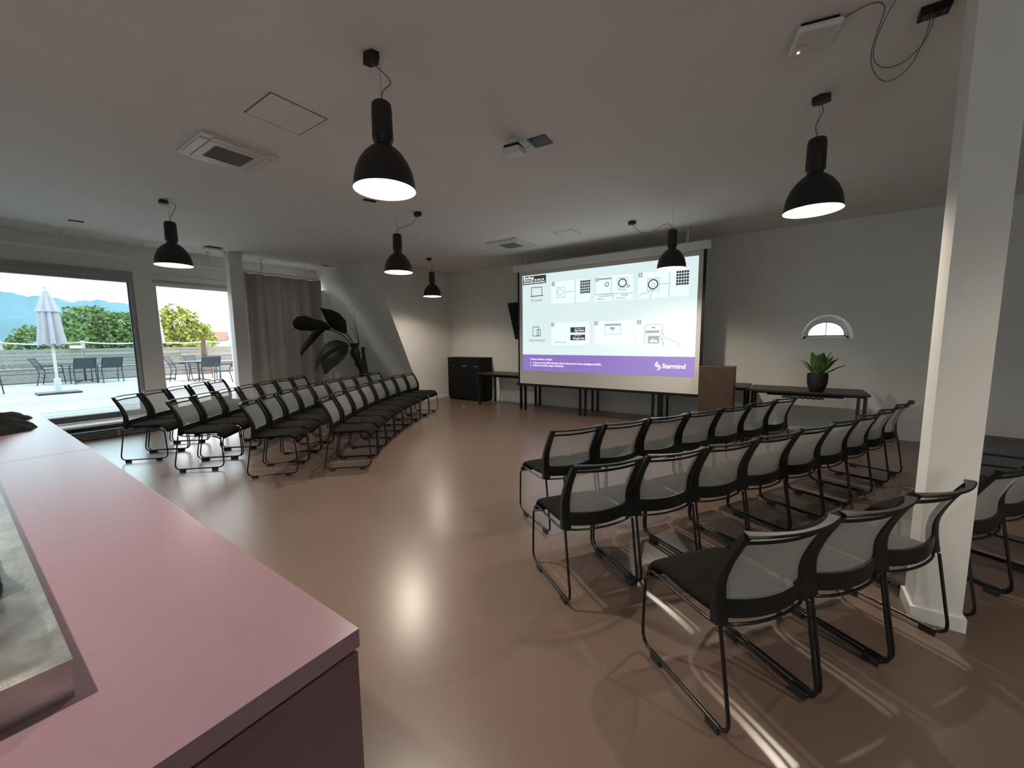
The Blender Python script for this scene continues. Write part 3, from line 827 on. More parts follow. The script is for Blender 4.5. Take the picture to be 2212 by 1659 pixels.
text('Wireless IP: 192.168.1.50', -4.48, 2.668, 0.046, M['slide_text'], pj, bold=0.02)
text('Wireless SSID: Starmind Guest', -4.48, 2.624, 0.046, M['slide_text'], pj, bold=0.02, width=0.50)
text('PC & Mac', -4.172, 2.268, 0.062, M['ink'], pj, align='CENTER')
text('iOS & Android', -4.174, 1.480, 0.060, M['ink'], pj, align='CENTER')
text('ClickShare', -2.437, 2.341, 0.036, M['ink'], pj, align='CENTER')
text('File Explorer', -2.87, 2.258, 0.050, M['ink'], pj)
text('Devices', -2.90, 2.208, 0.046, M['ink'], pj)
text('Finder', -2.455, 2.254, 0.048, M['ink'], pj)
text('Devices', -2.533, 2.206, 0.046, M['ink'], pj)
text('Download on the', -3.34, 1.70, 0.026, M['slide_text'], pj)
text('App Store', -3.345, 1.660, 0.060, M['slide_text'], pj, bold=0.01, width=0.20)
text('GET IT ON', -3.34, 1.560, 0.026, M['slide_text'], pj)
text('Google play', -3.38, 1.515, 0.058, M['slide_text'], pj, bold=0.01, width=0.24)
text('ClickShare App', -3.644, 1.444, 0.040, M['ink'], pj, align='CENTER')
for k, s_ in (('tag1', '1'), ('tag2', '2'), ('tag3', '3'), ('tag1b', '1'), ('tag2b', '2'), ('tag3b', '3')):
    x0, x1, z0, z1 = rect4(SL[k])
    text(s_, (x0 + x1) / 2, (z0 + z1) / 2, 0.058, M['slide_text'], pj, align='CENTER')
text('Connect without a dongle:', -4.329, 1.105, 0.046, M['slide_text'], pj, bold=0.015, width=0.50)
text('1.   Connect to the WiFi \u00abStarmind Guest\u00bb (Password: Human-Intelligence-2020!)', -4.329, 1.032, 0.046, M['slide_text'], pj, bold=0.012, width=1.51)
text('2.   Enable Screen Mirroring to \u00abRooftop\u00bb', -4.329, 0.980, 0.046, M['slide_text'], pj, bold=0.012, width=0.76)
text('Starmind', -1.731, 1.036, 0.105, M['slide_text'], pj, bold=0.015, width=0.36)

# wall television half hidden behind the screen
tv = thing('television', 'black flat television tilted down on the wall behind the screen', 'television', (-4.52, 7.60, 1.92))
rt = Matrix.Rotation(radians(20), 3, 'X')
MB().box(-0.76, 0.72, -0.025, 0.02, -0.43, 0.43, rt).build('panel', M['tv'], tv, bevel=0.006)
MB().box(-0.745, 0.705, -0.0262, -0.025, -0.415, 0.415, rt).build('display', M['tv'], tv)
MB().box(-0.1, 0.1, 0.02, 0.236, -0.1, 0.1).build('wall_mount', M['black_metal'], tv, bevel=0.004)

# ================================================================== tables along the back wall
def make_table(x0, x1, yf, yb, label, tray=True, rz=0.0):
    cx, cy = (x0 + x1) / 2, (yf + yb) / 2
    t = thing('folding_table', label, 'table', (cx, cy, 0), rz, 'dark wood tables along the back wall')
    hx, hy = (x1 - x0) / 2 - 0.004, (yb - yf) / 2
    MB().box(-hx, hx, -hy, hy, 0.712, 0.74).build('table_top', M['walnut'], t, bevel=0.002)
    for sx in (-1, 1):
        for sy in (-1, 1):
            x = sx * (hx - 0.045); y = sy * (hy - 0.05)
            lg = MB().box(x - 0.019, x + 0.019, y - 0.025, y + 0.025, 0.012, 0.70).build('leg', M['black_metal'], t, bevel=0.003)
            MB().lathe([(0.018, 0), (0.018, 0.012)], (x, y, 0), 10).build('foot', M['rubber'], lg)
        MB().box(sx * (hx - 0.045) - 0.015, sx * (hx - 0.045) + 0.015, -hy + 0.05, hy - 0.05, 0.672, 0.712).build('end_rail', M['black_metal'], t)
    for sy in (-1, 1):
        MB().box(-hx + 0.06, hx - 0.06, sy * (hy - 0.12) - 0.015, sy * (hy - 0.12) + 0.015, 0.682, 0.712).build('side_rail', M['black_metal'], t)
    if tray:
        MB().box(-hx * 0.68, hx * 0.62, -hy + 0.16, -hy + 0.26, 0.655, 0.705).build('cable_tray', M['black_plastic'], t, bevel=0.004)
    return t
make_table(-5.90, -4.645, 7.03, 7.73, 'dark wood table whose end shows between the bin cabinet and screen')
make_table(-4.63, -3.26, 7.03, 7.73, 'dark wood table behind the left half of the projection screen')
make_table(-3.245, -1.87, 7.03, 7.73, 'dark wood table behind the right half of the projection screen')
make_table(-1.855, -0.475, 6.98, 7.68, 'dark wood table standing behind the lectern')
t5 = make_table(-0.46, 0.90, 6.80, 7.50, 'dark wood table carrying the potted agave')
# corrugated cable sagging under the last table
cw = MB()
pts = [(-0.27 + 0.008 * i, -0.27, 0.640 + 0.012 * abs(sin(i * 0.42))) for i in range(60)]
cw.tube(pts, 0.012, 8, scale=[1.0 + 0.3 * sin(i * 2.1) for i in range(60)])
cw.build('cable_hose', M['black_plastic'], t5, smooth=60)

# lectern
lt = thing('lectern', 'brown wooden lectern standing right of the projection screen', 'lectern', (-0.855, 6.40, 0))
MB().box(-0.225, 0.225, 0.0, 0.02, 0.0, 1.06).build('front_panel', M['lectern'], lt, bevel=0.002)
for s in (-1, 1):
    MB().box(s * 0.216 - 0.009, s * 0.216 + 0.009, 0.021, 0.33, 0.0, 1.06).build('side_panel', M['lectern'], lt, bevel=0.002)
MB().box(-0.225, 0.225, 0.0, 0.34, 1.061, 1.079).build('top', M['lectern'], lt, bevel=0.002)
MB().box(-0.205, 0.205, 0.022, 0.32, 0.55, 0.568).build('shelf', M['lectern'], lt)
MB().lathe([(0.006, -0.004), (0.008, 0.0), (0.006, 0.004)], (0, 0, 0), 12).build('cable_hole', M['black_plastic'], lt, loc=(-0.15, -0.003, 0.86)).rotation_euler = (pi / 2, 0, 0)

# potted agave on the table
ag = thing('potted_agave', 'green agave in an anthracite pot on the right-hand table', 'plant', (0.345, 7.02, 0.74))
MB().lathe([(0.068, 0.0), (0.085, 0.012), (0.105, 0.06), (0.118, 0.12), (0.122, 0.19), (0.120, 0.248), (0.112, 0.25), (0.108, 0.22)], n=36).build('pot', M['pot'], ag, smooth=50)
MB().lathe([(0.109, 0.215), (0.06, 0.23), (0.002, 0.232)], n=24).build('soil', M['soil'], ag)
def blade(mb, path, widths, side, cup=0.25, ts=0.006):
    """leaf surface along a mid-rib, folded slightly into a V"""
    P = smoothpath(path, 5); n_ = len(P); rings = []
    for i in range(n_):
        t = (P[min(i + 1, n_ - 1)] - P[max(i - 1, 0)]).normalized()
        sd = Vector(side) - t * Vector(side).dot(t); sd.normalize()
        nn = t.cross(sd)
        k = i / (n_ - 1) * (len(widths) - 1); a = min(int(k), len(widths) - 2); w_ = widths[a] + (widths[a + 1] - widths[a]) * (k - a)
        rings.append([P[i] + sd * w_ * q + nn * (abs(q) * cup * w_) for q in (-1, -0.5, 0, 0.5, 1)])
    v = [p for r in rings for p in r]
    f = [(i * 5 + j, i * 5 + j + 1, (i + 1) * 5 + j + 1, (i + 1) * 5 + j) for i in range(n_ - 1) for j in range(4)]
    mb.add(v, f)
    return mb
aga = [(0, 0.10, 0.33, 0.034), (35, 0.16, 0.26, 0.036), (75, 0.10, 0.30, 0.036), (118, 0.13, 0.32, 0.034), (160, 0.15, 0.20, 0.030), (185, 0.19, 0.22, 0.016), (215, 0.08, 0.31, 0.038),
       (250, 0.06, 0.28, 0.042), (290, 0.09, 0.32, 0.044), (325, 0.20, 0.24, 0.040), (350, 0.25, 0.15, 0.034), (270, 0.02, 0.30, 0.040)]
for an, out, hgt, wd in aga:
    a = radians(an); d = Vector((cos(a), sin(a), 0)); sd = Vector((-sin(a), cos(a), 0))
    b = Vector((0, 0, 0.225)) + d * 0.02
    path = [b, b + d * out * 0.45 + Vector((0, 0, hgt * 0.35)), b + d * out * 0.8 + Vector((0, 0, hgt * 0.75)), b + d * (out * 1.12) + Vector((0, 0, hgt))]
    blade(MB(), path, [wd * 0.8, wd * 1.5, wd * 1.6, wd * 0.95, 0.002], sd, 0.28).build('leaf', M['agave'], ag, solid=0.005, smooth=70)

# recycling cabinet in the corner
cbn = thing('recycling_cabinet', 'black three-bay recycling cabinet in the far left corner', 'cabinet', (-6.61, 7.42, 0))
MB().box(-0.555, 0.555, 0.021, 0.40, 0.05, 1.05).build('body', M['cabinet'], cbn, bevel=0.002)
MB().box(-0.565, 0.565, 0.0, 0.405, 1.05, 1.07).build('top', M['cabinet'], cbn, bevel=0.002)
MB().box(-0.54, 0.54, 0.04, 0.38, 0.0, 0.05).build('plinth', M['cabinet'], cbn)
for k, s_ in enumerate(('PET', 'GENERAL', 'GLASS')):
    x0 = -0.555 + 0.37 * k
    dr = MB().box(x0 + 0.002, x0 + 0.368, 0.0, 0.02, 0.055, 0.78).build('door', M['cabinet'], cbn, bevel=0.002)
    fl_ = MB().box(x0 + 0.002, x0 + 0.368, 0.0, 0.02, 0.783, 1.047).build('flap', M['cabinet'], cbn, bevel=0.002)
    text(s_, x0 + 0.185, 0.86, 0.032, M['label'], fl_, y=-0.002, align='CENTER', name='lettering')
MB().box(-0.556, -0.536, -0.006, 0.0, 0.056, 0.08).build('corner_guard', M['label'], cbn)
wc = MB().box(-0.022, 0.022, -0.014, 0.014, 0, 0.012).build('paper_scrap', M['label'], bevel=0.003, loc=(-5.97, 6.66, 0.0))
tag(wc, 'tiny white scrap lying on the floor before the recycling cabinet', 'scrap')

# big potted plant in the slope corner
pp_ = thing('potted_plant', 'tall dark bird-of-paradise plant in a black pot under the sloping wall', 'plant', (-8.5, 6.05, 0))
MB().lathe([(0.16, 0.0), (0.18, 0.02), (0.225, 0.56), (0.245, 0.60), (0.25, 0.64), (0.235, 0.645), (0.225, 0.58)], n=32).build('pot', M['pot'], pp_, smooth=50)
MB().lathe([(0.226, 0.585), (0.1, 0.60), (0.002, 0.605)], n=24).build('soil', M['soil'], pp_)
def L_(k, xs=None):
    out = []
    for i, p in enumerate(LV[k]):
        dx = 0 if xs is None else xs[i]
        # keep the same direction from the room while shifting depth
        out.append(Vector((p[0] + 8.5 + dx, p[1] - 6.05 - dx * 0.65, p[2])))
    return out
tr = L_('tr'); tr = [Vector((0, -0.02, 0.60))] + tr
MB().tube(smoothpath(tr, 5), 0.10, 12, scale=[1.0 + 0.22 * sin(i * 1.3) * (0.5 + i / 40) for i in range(21)]).build('stem', M['stem'], pp_, smooth=50)
t2 = L_('tr2', (0.05, 0.05, 0.05)); t2 = [Vector((0.04, 0.0, 0.6))] + t2
MB().tube(smoothpath(t2, 5), 0.042, 10, scale=[1.0 + 0.12 * sin(i * 1.9) for i in range(16)]).build('stem', M['stem'], pp_, smooth=50)
for k in ('pet1', 'pet2', 'pet4'):
    MB().tube(smoothpath(L_(k), 5), 0.011, 8).build('petiole', M['stem'], pp_, smooth=60)
sideV = Vector((0.2, 0.35, 0.95))
blade(MB(), L_('bl1', (0, 0.02, 0.05, 0.08, 0.1, 0.1)), [0.04, 0.11, 0.14, 0.17, 0.13, 0.005], (0.45, 0.0, 0.9), 0.2).build('leaf', M['strel'], pp_, solid=0.004, smooth=70)
blade(MB(), L_('bl2', (0, 0.03, 0.05, 0.08, 0.1)), [0.03, 0.17, 0.17, 0.11, 0.012], (0.5, 0.75, 0.5), 0.15).build('leaf', M['strel'], pp_, solid=0.004, smooth=70)
blade(MB(), L_('bl3', (-0.03, 0.0, 0.03, 0.05, 0.06)), [0.05, 0.075, 0.065, 0.045, 0.008], (0.5, 0.6, -0.5), 0.5).build('leaf', M['strel'], pp_, solid=0.004, smooth=70)
p4 = L_('bl4', (0, 0.06, 0.1, 0.12, 0.12))
blade(MB(), p4, [0.04, 0.19, 0.25, 0.20, 0.012], (0.35, 0.75, -0.65), 0.25).build('leaf', M['strel'], pp_, solid=0.004, smooth=70)
q4 = [p + Vector((0.06, -0.06 - 0.05 * i, 0.0 + 0.03 * i)) for i, p in enumerate(p4)]
blade(MB(), q4, [0.03, 0.09, 0.11, 0.075, 0.006], (0.35, 0.75, -0.65), 0.3).build('leaf', M['strel'], pp_, solid=0.004, smooth=70)
MB().tube([L_('pet1')[-1], L_('bl3')[0]], 0.008, 6).build('petiole', M['stem'], pp_, smooth=60)
MB().tube(smoothpath(L_('sp5'), 5), 0.010, 8, scale=[1.2 - 0.1 * i for i in range(11)]).build('new_leaf', M['strel'], pp_, smooth=60)
MB().tube(L_('sp6'), 0.005, 6).build('new_leaf', M['strel'], pp_, smooth=60)

# stack of charcoal slabs at the far right
sk = thing('slab_stack', 'stack of charcoal padded slabs on the floor behind the pillar', 'stack', (1.40, 5.55, 0), radians(-7))
for k, (z0, z1) in enumerate(((0.0, 0.135), (0.155, 0.272), (0.292, 0.375), (0.395, 0.445))):
    MB().box(0, 2.2, 0, 0.75, z0, z1).build('slab', M['slab'], sk, bevel=0.006)
    if k: MB().box(0.04, 2.16, 0.03, 0.72, z0 - 0.02, z0).build('spacer', M['black_plastic'], sk)

# ================================================================== things on the ceiling
def cassette(x, y, s, label):
    c = thing('air_conditioner', label, 'air conditioner', (x, y, ZC), 0, 'ceiling air conditioners')
    h = s / 2
    MB().box(-h, h, -h, h, -0.022, 0).build('frame', M['plastic_white'], c, bevel=0.004)
    i_ = h * 0.70
    for (a, b, cc, d) in ((-i_, i_, h * 0.74, h * 0.94), (-i_, i_, -h * 0.94, -h * 0.74), (h * 0.74, h * 0.94, -i_, i_), (-h * 0.94, -h * 0.74, -i_, i_)):
        MB().box(a, b, cc, d, -0.03, -0.022).build('louvre', M['plastic_white'], c, bevel=0.003)
    MB().box(-h * 0.70, h * 0.70, -h * 0.70, h * 0.70, -0.032, -0.022).build('panel', M['plastic_white'], c, bevel=0.003)
    g = MB().box(-h * 0.50, h * 0.50, -h * 0.50, h * 0.50, -0.034, -0.032).build('intake_grille', M['grille'], c)
    for k in range(15):
        xx = -h * 0.48 + h * 0.96 * k / 14
        MB().box(xx - 0.003, xx + 0.003, -h * 0.5, h * 0.5, -0.037, -0.034).build('grille_bar', M['grille'], g)
    return c
cassette(-4.305, 1.685, 0.60, 'white ceiling cassette air conditioner above the counter, nearer the camera')
cassette(-4.22, 6.08, 0.66, 'white ceiling cassette air conditioner near the projection screen')
def hatch(x, y, s, label):
    h = thing('access_hatch', label, 'hatch', (x, y, ZC), 0, 'ceiling access hatches')
    fr = MB()
    k = s / 2
    for a in ((-k, k, -k, -k + 0.008), (-k, k, k - 0.008, k), (-k, -k + 0.008, -k, k), (k - 0.008, k, -k, k)):
        fr.box(a[0], a[1], a[2], a[3], -0.003, 0)
    fr.build('frame', M['grille'], h)
    MB().box(-k + 0.01, k - 0.01, -k + 0.01, k - 0.01, -0.004, 0).build('cover', M['ceil'], h)
hatch(-3.25, 1.69, 0.42, 'flush square access hatch in the ceiling above the counter')
hatch(-3.08, 6.05, 0.34, 'flush square access hatch in the ceiling near the screen')
# wifi box at right
wp = thing('wifi_access_point', 'white rounded wifi box with a lit dot on the ceiling at right', 'wifi box', (0.02, 3.0, ZC), radians(12))
MB().box(-0.105, 0.105, -0.11, 0.11, -0.055, -0.02).build('cover', M['plastic_white'], wp, bevel=0.014, seg=3)
MB().box(-0.085, 0.085, -0.09, 0.09, -0.02, 0.0).build('mount', M['black_plastic'], wp)
MB().lathe([(0.004, -0.0575), (0.004, -0.054)], (-0.06, 0.075, 0), 10).build('status_light', M['led'], wp)
MB().box(-0.08, -0.035, 0.01, 0.014, -0.0565, -0.0545).build('mark', M['wire'], wp)
# white detector box with its black ceiling plate
dt = thing('ceiling_sensor', 'small white sensor box hanging loose in the middle of the ceiling', 'sensor', (-2.06, 3.02, 3.12), radians(8))
MB().box(-0.085, 0.085, -0.08, 0.08, -0.025, 0.025, Matrix.Rotation(radians(7), 3, 'X')).build('cover', M['plastic_white'], dt, bevel=0.014, seg=3)
MB().box(-0.07, 0.07, -0.06, 0.06, 0.027, 0.045).build('backplate', M['black_plastic'], dt)
MB().box(-0.03, 0.03, -0.03, 0.03, 0.045, ZC - 3.12).build('mount', M['plastic_white'], dt)
MB().tube(smoothpath([(0.07, 0.03, 0.02), (0.10, 0.06, 0.04), (0.13, 0.09, 0.08), (0.14, 0.1, 0.11)], 5), 0.005, 6).build('cable', M['plastic_white'], dt)
pl_ = MB().box(-0.085, 0.085, -0.085, 0.085, -0.006, 0).build('ceiling_plate', M['black_plastic'], loc=(-1.885, 3.17, ZC))
pl_.rotation_euler = (0, 0, radians(5))
tag(pl_, 'black square ceiling outlet beside the loose white sensor', 'outlet')
# cable outlet with loops
co = thing('cable_outlet', 'black ceiling cable outlet with two loose hanging loops, top right', 'outlet', (0.53, 3.17, ZC))
MB().box(-0.06, 0.06, -0.045, 0.045, -0.03, 0).build('plate', M['black_plastic'], co, bevel=0.003)
for k in range(3):
    MB().box(-0.045 + 0.035 * k, -0.025 + 0.035 * k, -0.03, 0.03, -0.036, -0.03).build('socket', M['black_metal'], co)
l1 = [(0.516, 3.15, 3.19), (0.505, 3.12, 3.11), (0.483, 3.12, 3.02), (0.437, 3.12, 2.923), (0.357, 3.12, 2.891), (0.299, 3.12, 2.962), (0.282, 3.12, 3.063), (0.299, 3.10, 3.16), (0.31, 3.0, 3.211), (0.25, 2.93, 3.211), (0.13, 2.97, 3.211)]
l2 = [(0.53, 3.16, 3.19), (0.52, 3.14, 3.12), (0.491, 3.14, 3.039), (0.419, 3.14, 2.975), (0.344, 3.14, 2.977), (0.298, 3.14, 3.032), (0.297, 3.14, 3.116), (0.32, 3.06, 3.18), (0.36, 2.9, 3.211), (0.38, 2.7, 3.211)]
for l in (l1, l2):
    MB().tube([p - Vector((0.53, 3.17, ZC)) for p in smoothpath(l, 6)], 0.0028, 6).build('cable', M['wire'], co, smooth=60)
# small ceiling fittings
for (x, y, a, lab) in ((-8.32, 1.28, 80, 'small black slot outlet in the ceiling above the big window'), (-8.95, 3.36, 80, 'small black slot outlet in the ceiling beside the slim white column'),
                       (-8.78, 5.23, 85, 'small black slot outlet in the ceiling above the curtain end'), (-4.33, 3.2, 70, 'small black slot outlet in the ceiling behind the nearest lamp')):
    o = MB().box(-0.075, 0.075, -0.028, 0.028, -0.010, 0).build('ceiling_slot', M['black_plastic'], bevel=0.002, loc=(x, y, ZC))
    o.rotation_euler = (0, 0, radians(a)); tag(o, lab, 'outlet', 'black ceiling slots')
rp = thing('wifi_access_point', 'flat white wifi box on the ceiling beside the slim white column', 'wifi box', (-8.72, 3.03, ZC))
MB().box(-0.11, 0.11, -0.13, 0.13, -0.05, -0.018).build('cover', M['plastic_white'], rp, bevel=0.012, seg=3)
MB().box(-0.08, 0.08, -0.1, 0.1, -0.018, 0).build('mount', M['black_plastic'], rp)
MB().tube(smoothpath([(-0.02, 0.13, -0.04), (-0.06, 0.2, -0.05), (-0.1, 0.25, -0.08), (-0.115, 0.275, -0.2)], 5), 0.005, 6).build('cable', M['plastic_white'], rp)

# ================================================================== terrace
ZD = 0.1
dk = struct(empty('floor_terrace', (0, 0, ZD)))
box('deck_base', -23.2, XW - T, -9, 9.5, -0.16, -0.03, M['fence'], dk)
bme = None
nb = 92
for k in range(nb):
    x = -9.93 - 0.145 * k
    if bme is None:
        b0 = MB().box(0.012, 0.124, -9, 9.5, -0.03, 0).build('board', M['deck'], dk, bevel=0.004, seg=1)
        bme = b0
        o = b0
    else:
        o = b0.copy(); COL.objects.link(o); o.parent = dk
    o.location = (x - 0.136, 0, random.uniform(-0.004, 0.0))

def fence(p0, p1, label, ledge=True):
    p0 = Vector(p0); p1 = Vector(p1)
    d = p1 - p0; Ln = d.length; a = math.atan2(d.y, d.x)
    F = thing('plank_fence', label, 'fence', (p0.x, p0.y, ZD), a, 'terrace fences')
    # local x runs along the fence, +y faces away from the room
    seg = 3.0; ns = max(1, round(Ln / seg)); L1 = Ln / ns
    me = None
    for s in range(ns):
        for k in range(9):
            if me is None:
                me = MB().box(0, L1 - 0.012, 0, 0.028, 0, 0.122).build('plank', M['fence'], F, bevel=0.004, seg=1); o = me
            else:
                o = me.copy(); COL.objects.link(o); o.parent = F
            o.location = (s * L1, 0.02 * (k % 2) * 0.3, 0.02 + 0.134 * k)
            o.rotation_euler = (0, 0, random.uniform(-0.001, 0.001))
    np_ = max(2, round(Ln / 2.1))
    for k in range(np_ + 1):
        x = Ln * k / np_
        MB().lathe([(0.06, 0), (0.06, 1.50), (0.05, 1.53)], (x, 0.11, 0), 12).build('post', M['fence_post'], F, smooth=50)
    rope = []
    for k in range(np_):
        for i in range(8):
            t = i / 8; rope.append((Ln * (k + t) / np_, 0.04, 1.47 - 0.30 * t * (1 - t)))
    rope.append((Ln, 0.04, 1.47))
    MB().tube(rope, 0.024, 8).build('rope', M['rope'], F, smooth=60)
    if ledge:
        MB().box(0, Ln, -0.36, -0.005, 0.50, 0.535).build('ledge', M['deck'], F, bevel=0.004)
        for k in range(3):
            MB().box(0, Ln, -0.33, -0.305, 0.02 + 0.16 * k, 0.165 + 0.16 * k).build('ledge_board', M['fence'], F, bevel=0.004)
fence((-22.7, -8.8), (-22.7, 9.3), 'long weathered plank fence with rope rail at the terrace edge')

def parasol(x, y, label, s=1.0):
    P = thing('parasol', label, 'parasol', (x, y, ZD), 0, 'closed parasols on the terrace')
    box('base_plate', -0.32, 0.32, -0.42, 0.42, 0.0, 0.05, M['out_dark'], P, 0.008)
    MB().lathe([(0.07, 0.05), (0.07, 0.42), (0.05, 0.44)], n=16).build('base_tube', M['alu'], P)
    MB().lathe([(0.033, 0.4), (0.033, 2.86)], n=14).build('pole', M['pole'], P)
    n_ = 48
    def canopy(prof, amp, ph):
        m_ = MB(); v = []; f = []
        for r, z in prof:
            for i in range(n_):
                a = 2 * pi * i / n_
                rr = r * (1 + amp * cos(8 * a + ph))
                v.append((rr * cos(a), rr * sin(a), z + 0.05 * (r / 0.3) * cos(8 * a + ph) * (1 if z < 1.6 else 0)))
        for i in range(len(prof) - 1):
            for k in range(n_):
                f.append((i * n_ + k, i * n_ + (k + 1) % n_, (i + 1) * n_ + (k + 1) % n_, (i + 1) * n_ + k))
        return m_.add(v, f)
    canopy([(0.235, 1.38), (0.20, 1.75), (0.18, 2.1), (0.165, 2.35), (0.05, 2.8)], 0.26, 0).build('canopy', M['canvas'], P, solid=0.008, smooth=70)
    canopy([(0.215, 2.30), (0.14, 2.55), (0.045, 2.86)], 0.20, 0.6).build('canopy_cap', M['canvas'], P, solid=0.008, smooth=70)
    MB().lathe([(0.05, 2.86), (0.05, 2.90), (0.02, 2.91), (0.02, 2.95), (0.055, 2.96), (0.055, 2.99)], n=14).build('finial', M['pole'], P)
    return P
parasol(-17.08, 1.86, 'closed pale canvas parasol standing on the deck behind the glass')
parasol(-19.9, 4.78, 'closed white parasol half hidden by the window post')

def patio_chair_proto():
    R_ = empty('patio_chair')
    for s in (-1, 1):
        y = s * 0.27
        MB().tube([(-0.10, y, 0), (-0.02, y, 0.42), (-0.08, y, 0.62), (-0.22, y, 0.90)], 0.016, 6).build('rear_leg', M['out_dark'], R_, smooth=50)
        MB().tube([(0.44, y, 0), (0.40, y, 0.62), (0.36, y, 0.645), (-0.09, y, 0.655)], 0.015, 6).build('arm_leg', M['out_dark'], R_, smooth=50)
    MB().box(-0.03, 0.42, -0.25, 0.25, 0.40, 0.425).build('seat', M['out_mesh'], R_, bevel=0.008)
    b_ = MB().grid(lambda u, v: (-0.055 - 0.15 * v, -0.255 + 0.51 * u, 0.54 + 0.34 * v), 4, 6).build('backrest', M['out_mesh'], R_, solid=0.012)
    MB().box(-0.24, -0.20, -0.285, 0.285, 0.885, 0.925).build('top_bar', M['out_dark'], R_, bevel=0.006)
    return R_
PC = patio_chair_proto(); pc_used = [False]
def patio(x, y, deg, label):
    o = PC if not pc_used[0] else copy_tree(PC)
    pc_used[0] = True
    o.location = (x, y, ZD); o.rotation_euler = (0, 0, radians(deg))
    tag(o, label, 'chair', 'patio chairs on the terrace')
patio(-20.35, 2.88, 185, 'dark patio chair, back to the window, right behind the parasol')
patio(-20.25, 3.55, 185, 'dark patio chair, back to the window, nearest the window post')
patio(-21.15, 2.0, 70, 'dark patio chair seen side-on left of the parasol pole')
patio(-18.2, 0.45, 70, 'dark patio chair cut off by the left picture edge')
patio(-18.6, 4.92, 60, 'dark patio chair at the round table, leftmost in the doorway')
patio(-18.95, 5.66, 40, 'dark patio chair at the round table, second in the doorway')
patio(-17.1, 5.55, 175, 'dark patio chair with its back square to the doorway')
patio(-16.4, 5.93, 235, 'dark patio chair at the round table, half behind the white column')
def patio_table(x, y, r, label):
    P = thing('patio_table', label, 'table', (x, y, ZD), 0, 'patio tables')
    MB().lathe([(r, 0.70), (r + 0.008, 0.715), (r, 0.73)], n=32).build('table_top', M['out_dark'], P)
    MB().lathe([(0.03, 0.03), (0.03, 0.70)], n=12).build('pedestal', M['out_dark'], P)
    for k in range(4):
        a = pi / 4 + k * pi / 2
        MB().tube([(0.02 * cos(a), 0.02 * sin(a), 0.08), (0.2 * cos(a), 0.2 * sin(a), 0.05), (0.36 * cos(a), 0.36 * sin(a), 0.016)], 0.016, 6).build('foot', M['out_dark'], P)
patio_table(-21.2, 3.0, 0.62, 'dark patio table between the chairs behind the big window')
patio_table(-17.95, 5.45, 0.55, 'dark round patio table seen through the open terrace door')
pt = thing('plant_pot', 'small terracotta plant pot on the deck beside the post', 'pot', (-19.0, 4.42, ZD))
MB().lathe([(0.10, 0), (0.15, 0.28), (0.17, 0.28), (0.17, 0.34), (0.14, 0.34), (0.13, 0.3)], n=20).build('pot', M['terracotta'], pt)
MB().lathe([(0.13, 0.3), (0.05, 0.33), (0.002, 0.33)], n=14).build('soil', M['soil'], pt)
fbx = thing('flower_box', 'small white flower box hung on the fence behind the parasol', 'planter', (-22.69, 3.05, ZD + 1.235))
MB().box(0, 0.14, -0.16, 0.16, 0, 0.1).build('box', M['white'], fbx, bevel=0.01)
for k in range(9):
    a = k * 0.7
    blade(MB(), [(0.07, -0.13 + 0.032 * k, 0.09), (0.07 + 0.03 * cos(a), -0.13 + 0.032 * k + 0.03 * sin(a), 0.16), (0.07 + 0.06 * cos(a), -0.13 + 0.032 * k + 0.06 * sin(a), 0.2)], [0.02, 0.03, 0.004], (0, 1, 0)).build('leaf', M['leaf'], fbx, solid=0.004)
pm = thing('potted_palm', 'palm with shaggy trunk in a slatted tub by the fence', 'plant', (-21.7, 6.85, ZD))
MB().lathe([(0.26, 0), (0.32, 0.5), (0.28, 0.5), (0.26, 0.42)], n=20).build('tub', M['terracotta'], pm)
MB().tube([(0, 0, 0.4), (0.01, 0, 0.9), (0, 0.02, 1.55)], 0.10, 10, scale=[1, 1.15, 0.8]).build('trunk', M['bark'], pm)
for k in range(22):
    a = k * 2.4; e = 0.25 + 0.55 * ((k * 37) % 10) / 10
    d = Vector((cos(a), sin(a), 0)); up_ = 0.55 * e + 0.1
    blade(MB(), [Vector((0, 0.02, 1.5)), Vector((0, 0.02, 1.5)) + d * 0.25 + Vector((0, 0, up_ * 0.8)), Vector((0, 0.02, 1.5)) + d * 0.55 + Vector((0, 0, up_))], [0.02, 0.06, 0.01], (-sin(a), cos(a), 0.1)).build('frond', M['leaf2'], pm, solid=0.004)

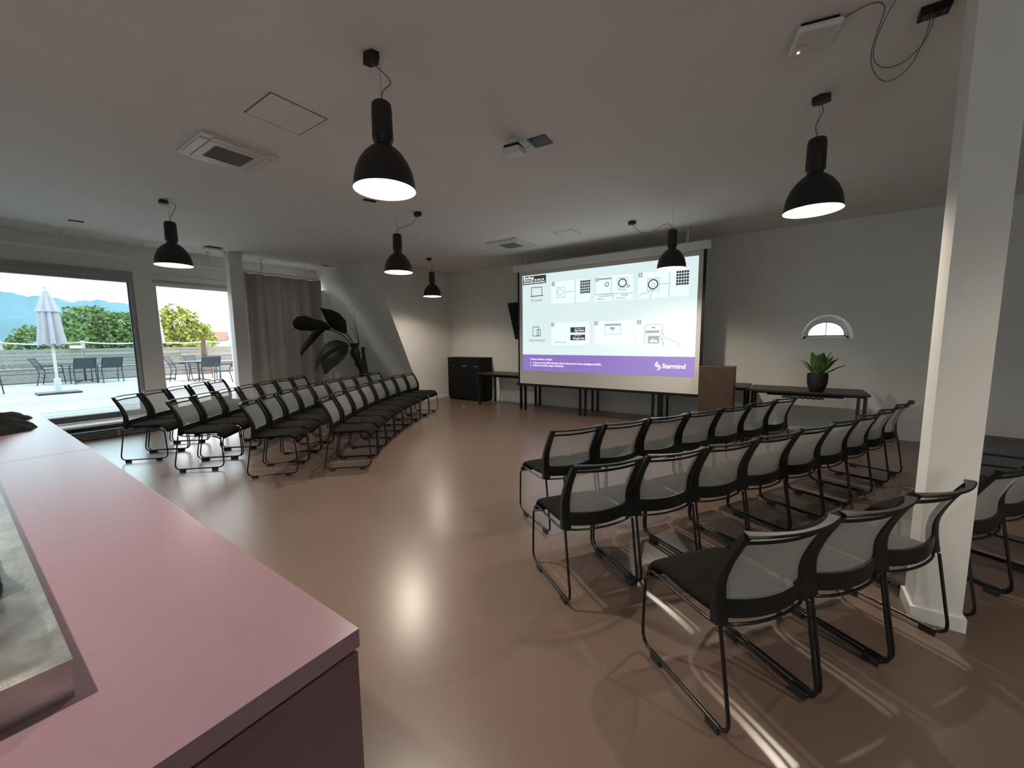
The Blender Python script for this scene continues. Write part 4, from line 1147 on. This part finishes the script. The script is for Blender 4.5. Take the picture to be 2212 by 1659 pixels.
# trees beyond the fence
def tree(x, y, lobes, m_, label, seed, dens=1900):
    rnd = random.Random(seed)
    Tt = thing('tree', label, 'tree', (x, y, -9.0), 0, 'trees beyond the terrace')
    mb = MB()
    for (cx, cy, cz, rx, ry, rz) in lobes:
        for _ in range(int(dens * (rx * ry * rz) ** 0.66 / 3)):
            while True:
                p = Vector((rnd.gauss(0, 1), rnd.gauss(0, 1), rnd.gauss(0, 1)))
                if p.length > 0.1: break
            p.normalize(); k = rnd.uniform(0.55, 1.04) ** 0.5
            bump = 1 + 0.10 * sin(6 * p.x + seed) * sin(5 * p.y + 2) + 0.08 * sin(9 * p.z + 3 * p.x)
            c = Vector((cx + p.x * rx * k * bump, cy + p.y * ry * k * bump, cz + 9.0 + p.z * rz * k * bump))
            s = rnd.uniform(0.07, 0.16)
            q = Matrix.Rotation(rnd.uniform(0, 6.28), 3, Vector((rnd.gauss(0, 1), rnd.gauss(0, 1), rnd.gauss(0, 1))))
            mb.add([c + q @ Vector(t) for t in ((-s, -s * .6, 0), (s, -s * .6, 0.04), (s * .8, s * .6, 0), (-s * .8, s * .6, 0.05))], [(0, 1, 2, 3)])
    fo = mb.build('foliage', m_, Tt, smooth=0); fo['kind'] = 'stuff'
    MB().tube([(0, 0, 0), (0.1, 0.1, 5), (0, 0, 9.5)], 0.35, 10, scale=[1.2, 0.9, 0.5]).build('trunk', M['bark'], Tt, smooth=50)
tree(-53, 5.0, [(0, 0, 1.0, 2.4, 2.0, 1.9), (0, 1.9, 1.2, 2, 1.7, 2.0)], M['leaf'], 'low green tree at left beyond the parasol', 3)
tree(-46, 8.3, [(0, -1.3, 2.1, 3, 1.9, 2.3), (0, 0.6, 1.8, 3, 2.0, 2.2), (0, 2.2, 2.0, 3, 1.6, 2.4)], M['leaf'], 'broad green tree in the middle of the big window', 5)
tree(-37, 10.4, [(0, -0.2, 2.1, 2, 1.4, 2.0), (0, 0.8, 1.6, 2, 1.15, 1.4), (0, -1.4, 1.4, 2, 1.1, 1.7)], M['leaf2'], 'yellow-green tree seen through the terrace door', 8)

# distant ground, forested ridge, a few houses
struct(box('ground', -760, -30, -420, 420, -14, -12, M['ground']))
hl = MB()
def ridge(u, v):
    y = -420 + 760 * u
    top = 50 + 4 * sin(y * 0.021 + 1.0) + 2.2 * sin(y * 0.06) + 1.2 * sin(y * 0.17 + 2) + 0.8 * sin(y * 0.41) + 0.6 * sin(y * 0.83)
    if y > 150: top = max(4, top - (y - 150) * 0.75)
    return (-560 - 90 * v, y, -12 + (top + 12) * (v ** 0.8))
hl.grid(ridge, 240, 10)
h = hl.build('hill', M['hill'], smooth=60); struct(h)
for k, (x, y, s) in enumerate(((-150, 46, 1.0), (-158, 50, 1.2), (-140, 47.5, 0.9), (-170, 57, 1.3))):
    H_ = thing('distant_house', ['pale house with clay roof far beyond the terrace, leftmost', 'pale house far beyond the terrace, second from left', 'pale house far beyond the terrace, third from left', 'pale house far beyond the terrace, rightmost'][k], 'house', (x, y, -12), radians(20 * k), 'distant houses')
    MB().box(-3 * s, 3 * s, -2 * s, 2 * s, 0, 11 * s).build('walls', M['house'], H_)
    MB().prism([(-2.3 * s, 11 * s), (2.3 * s, 11 * s), (0, 13.4 * s)], 'x', -3.2 * s, 3.2 * s).build('roof', M['roof'], H_)
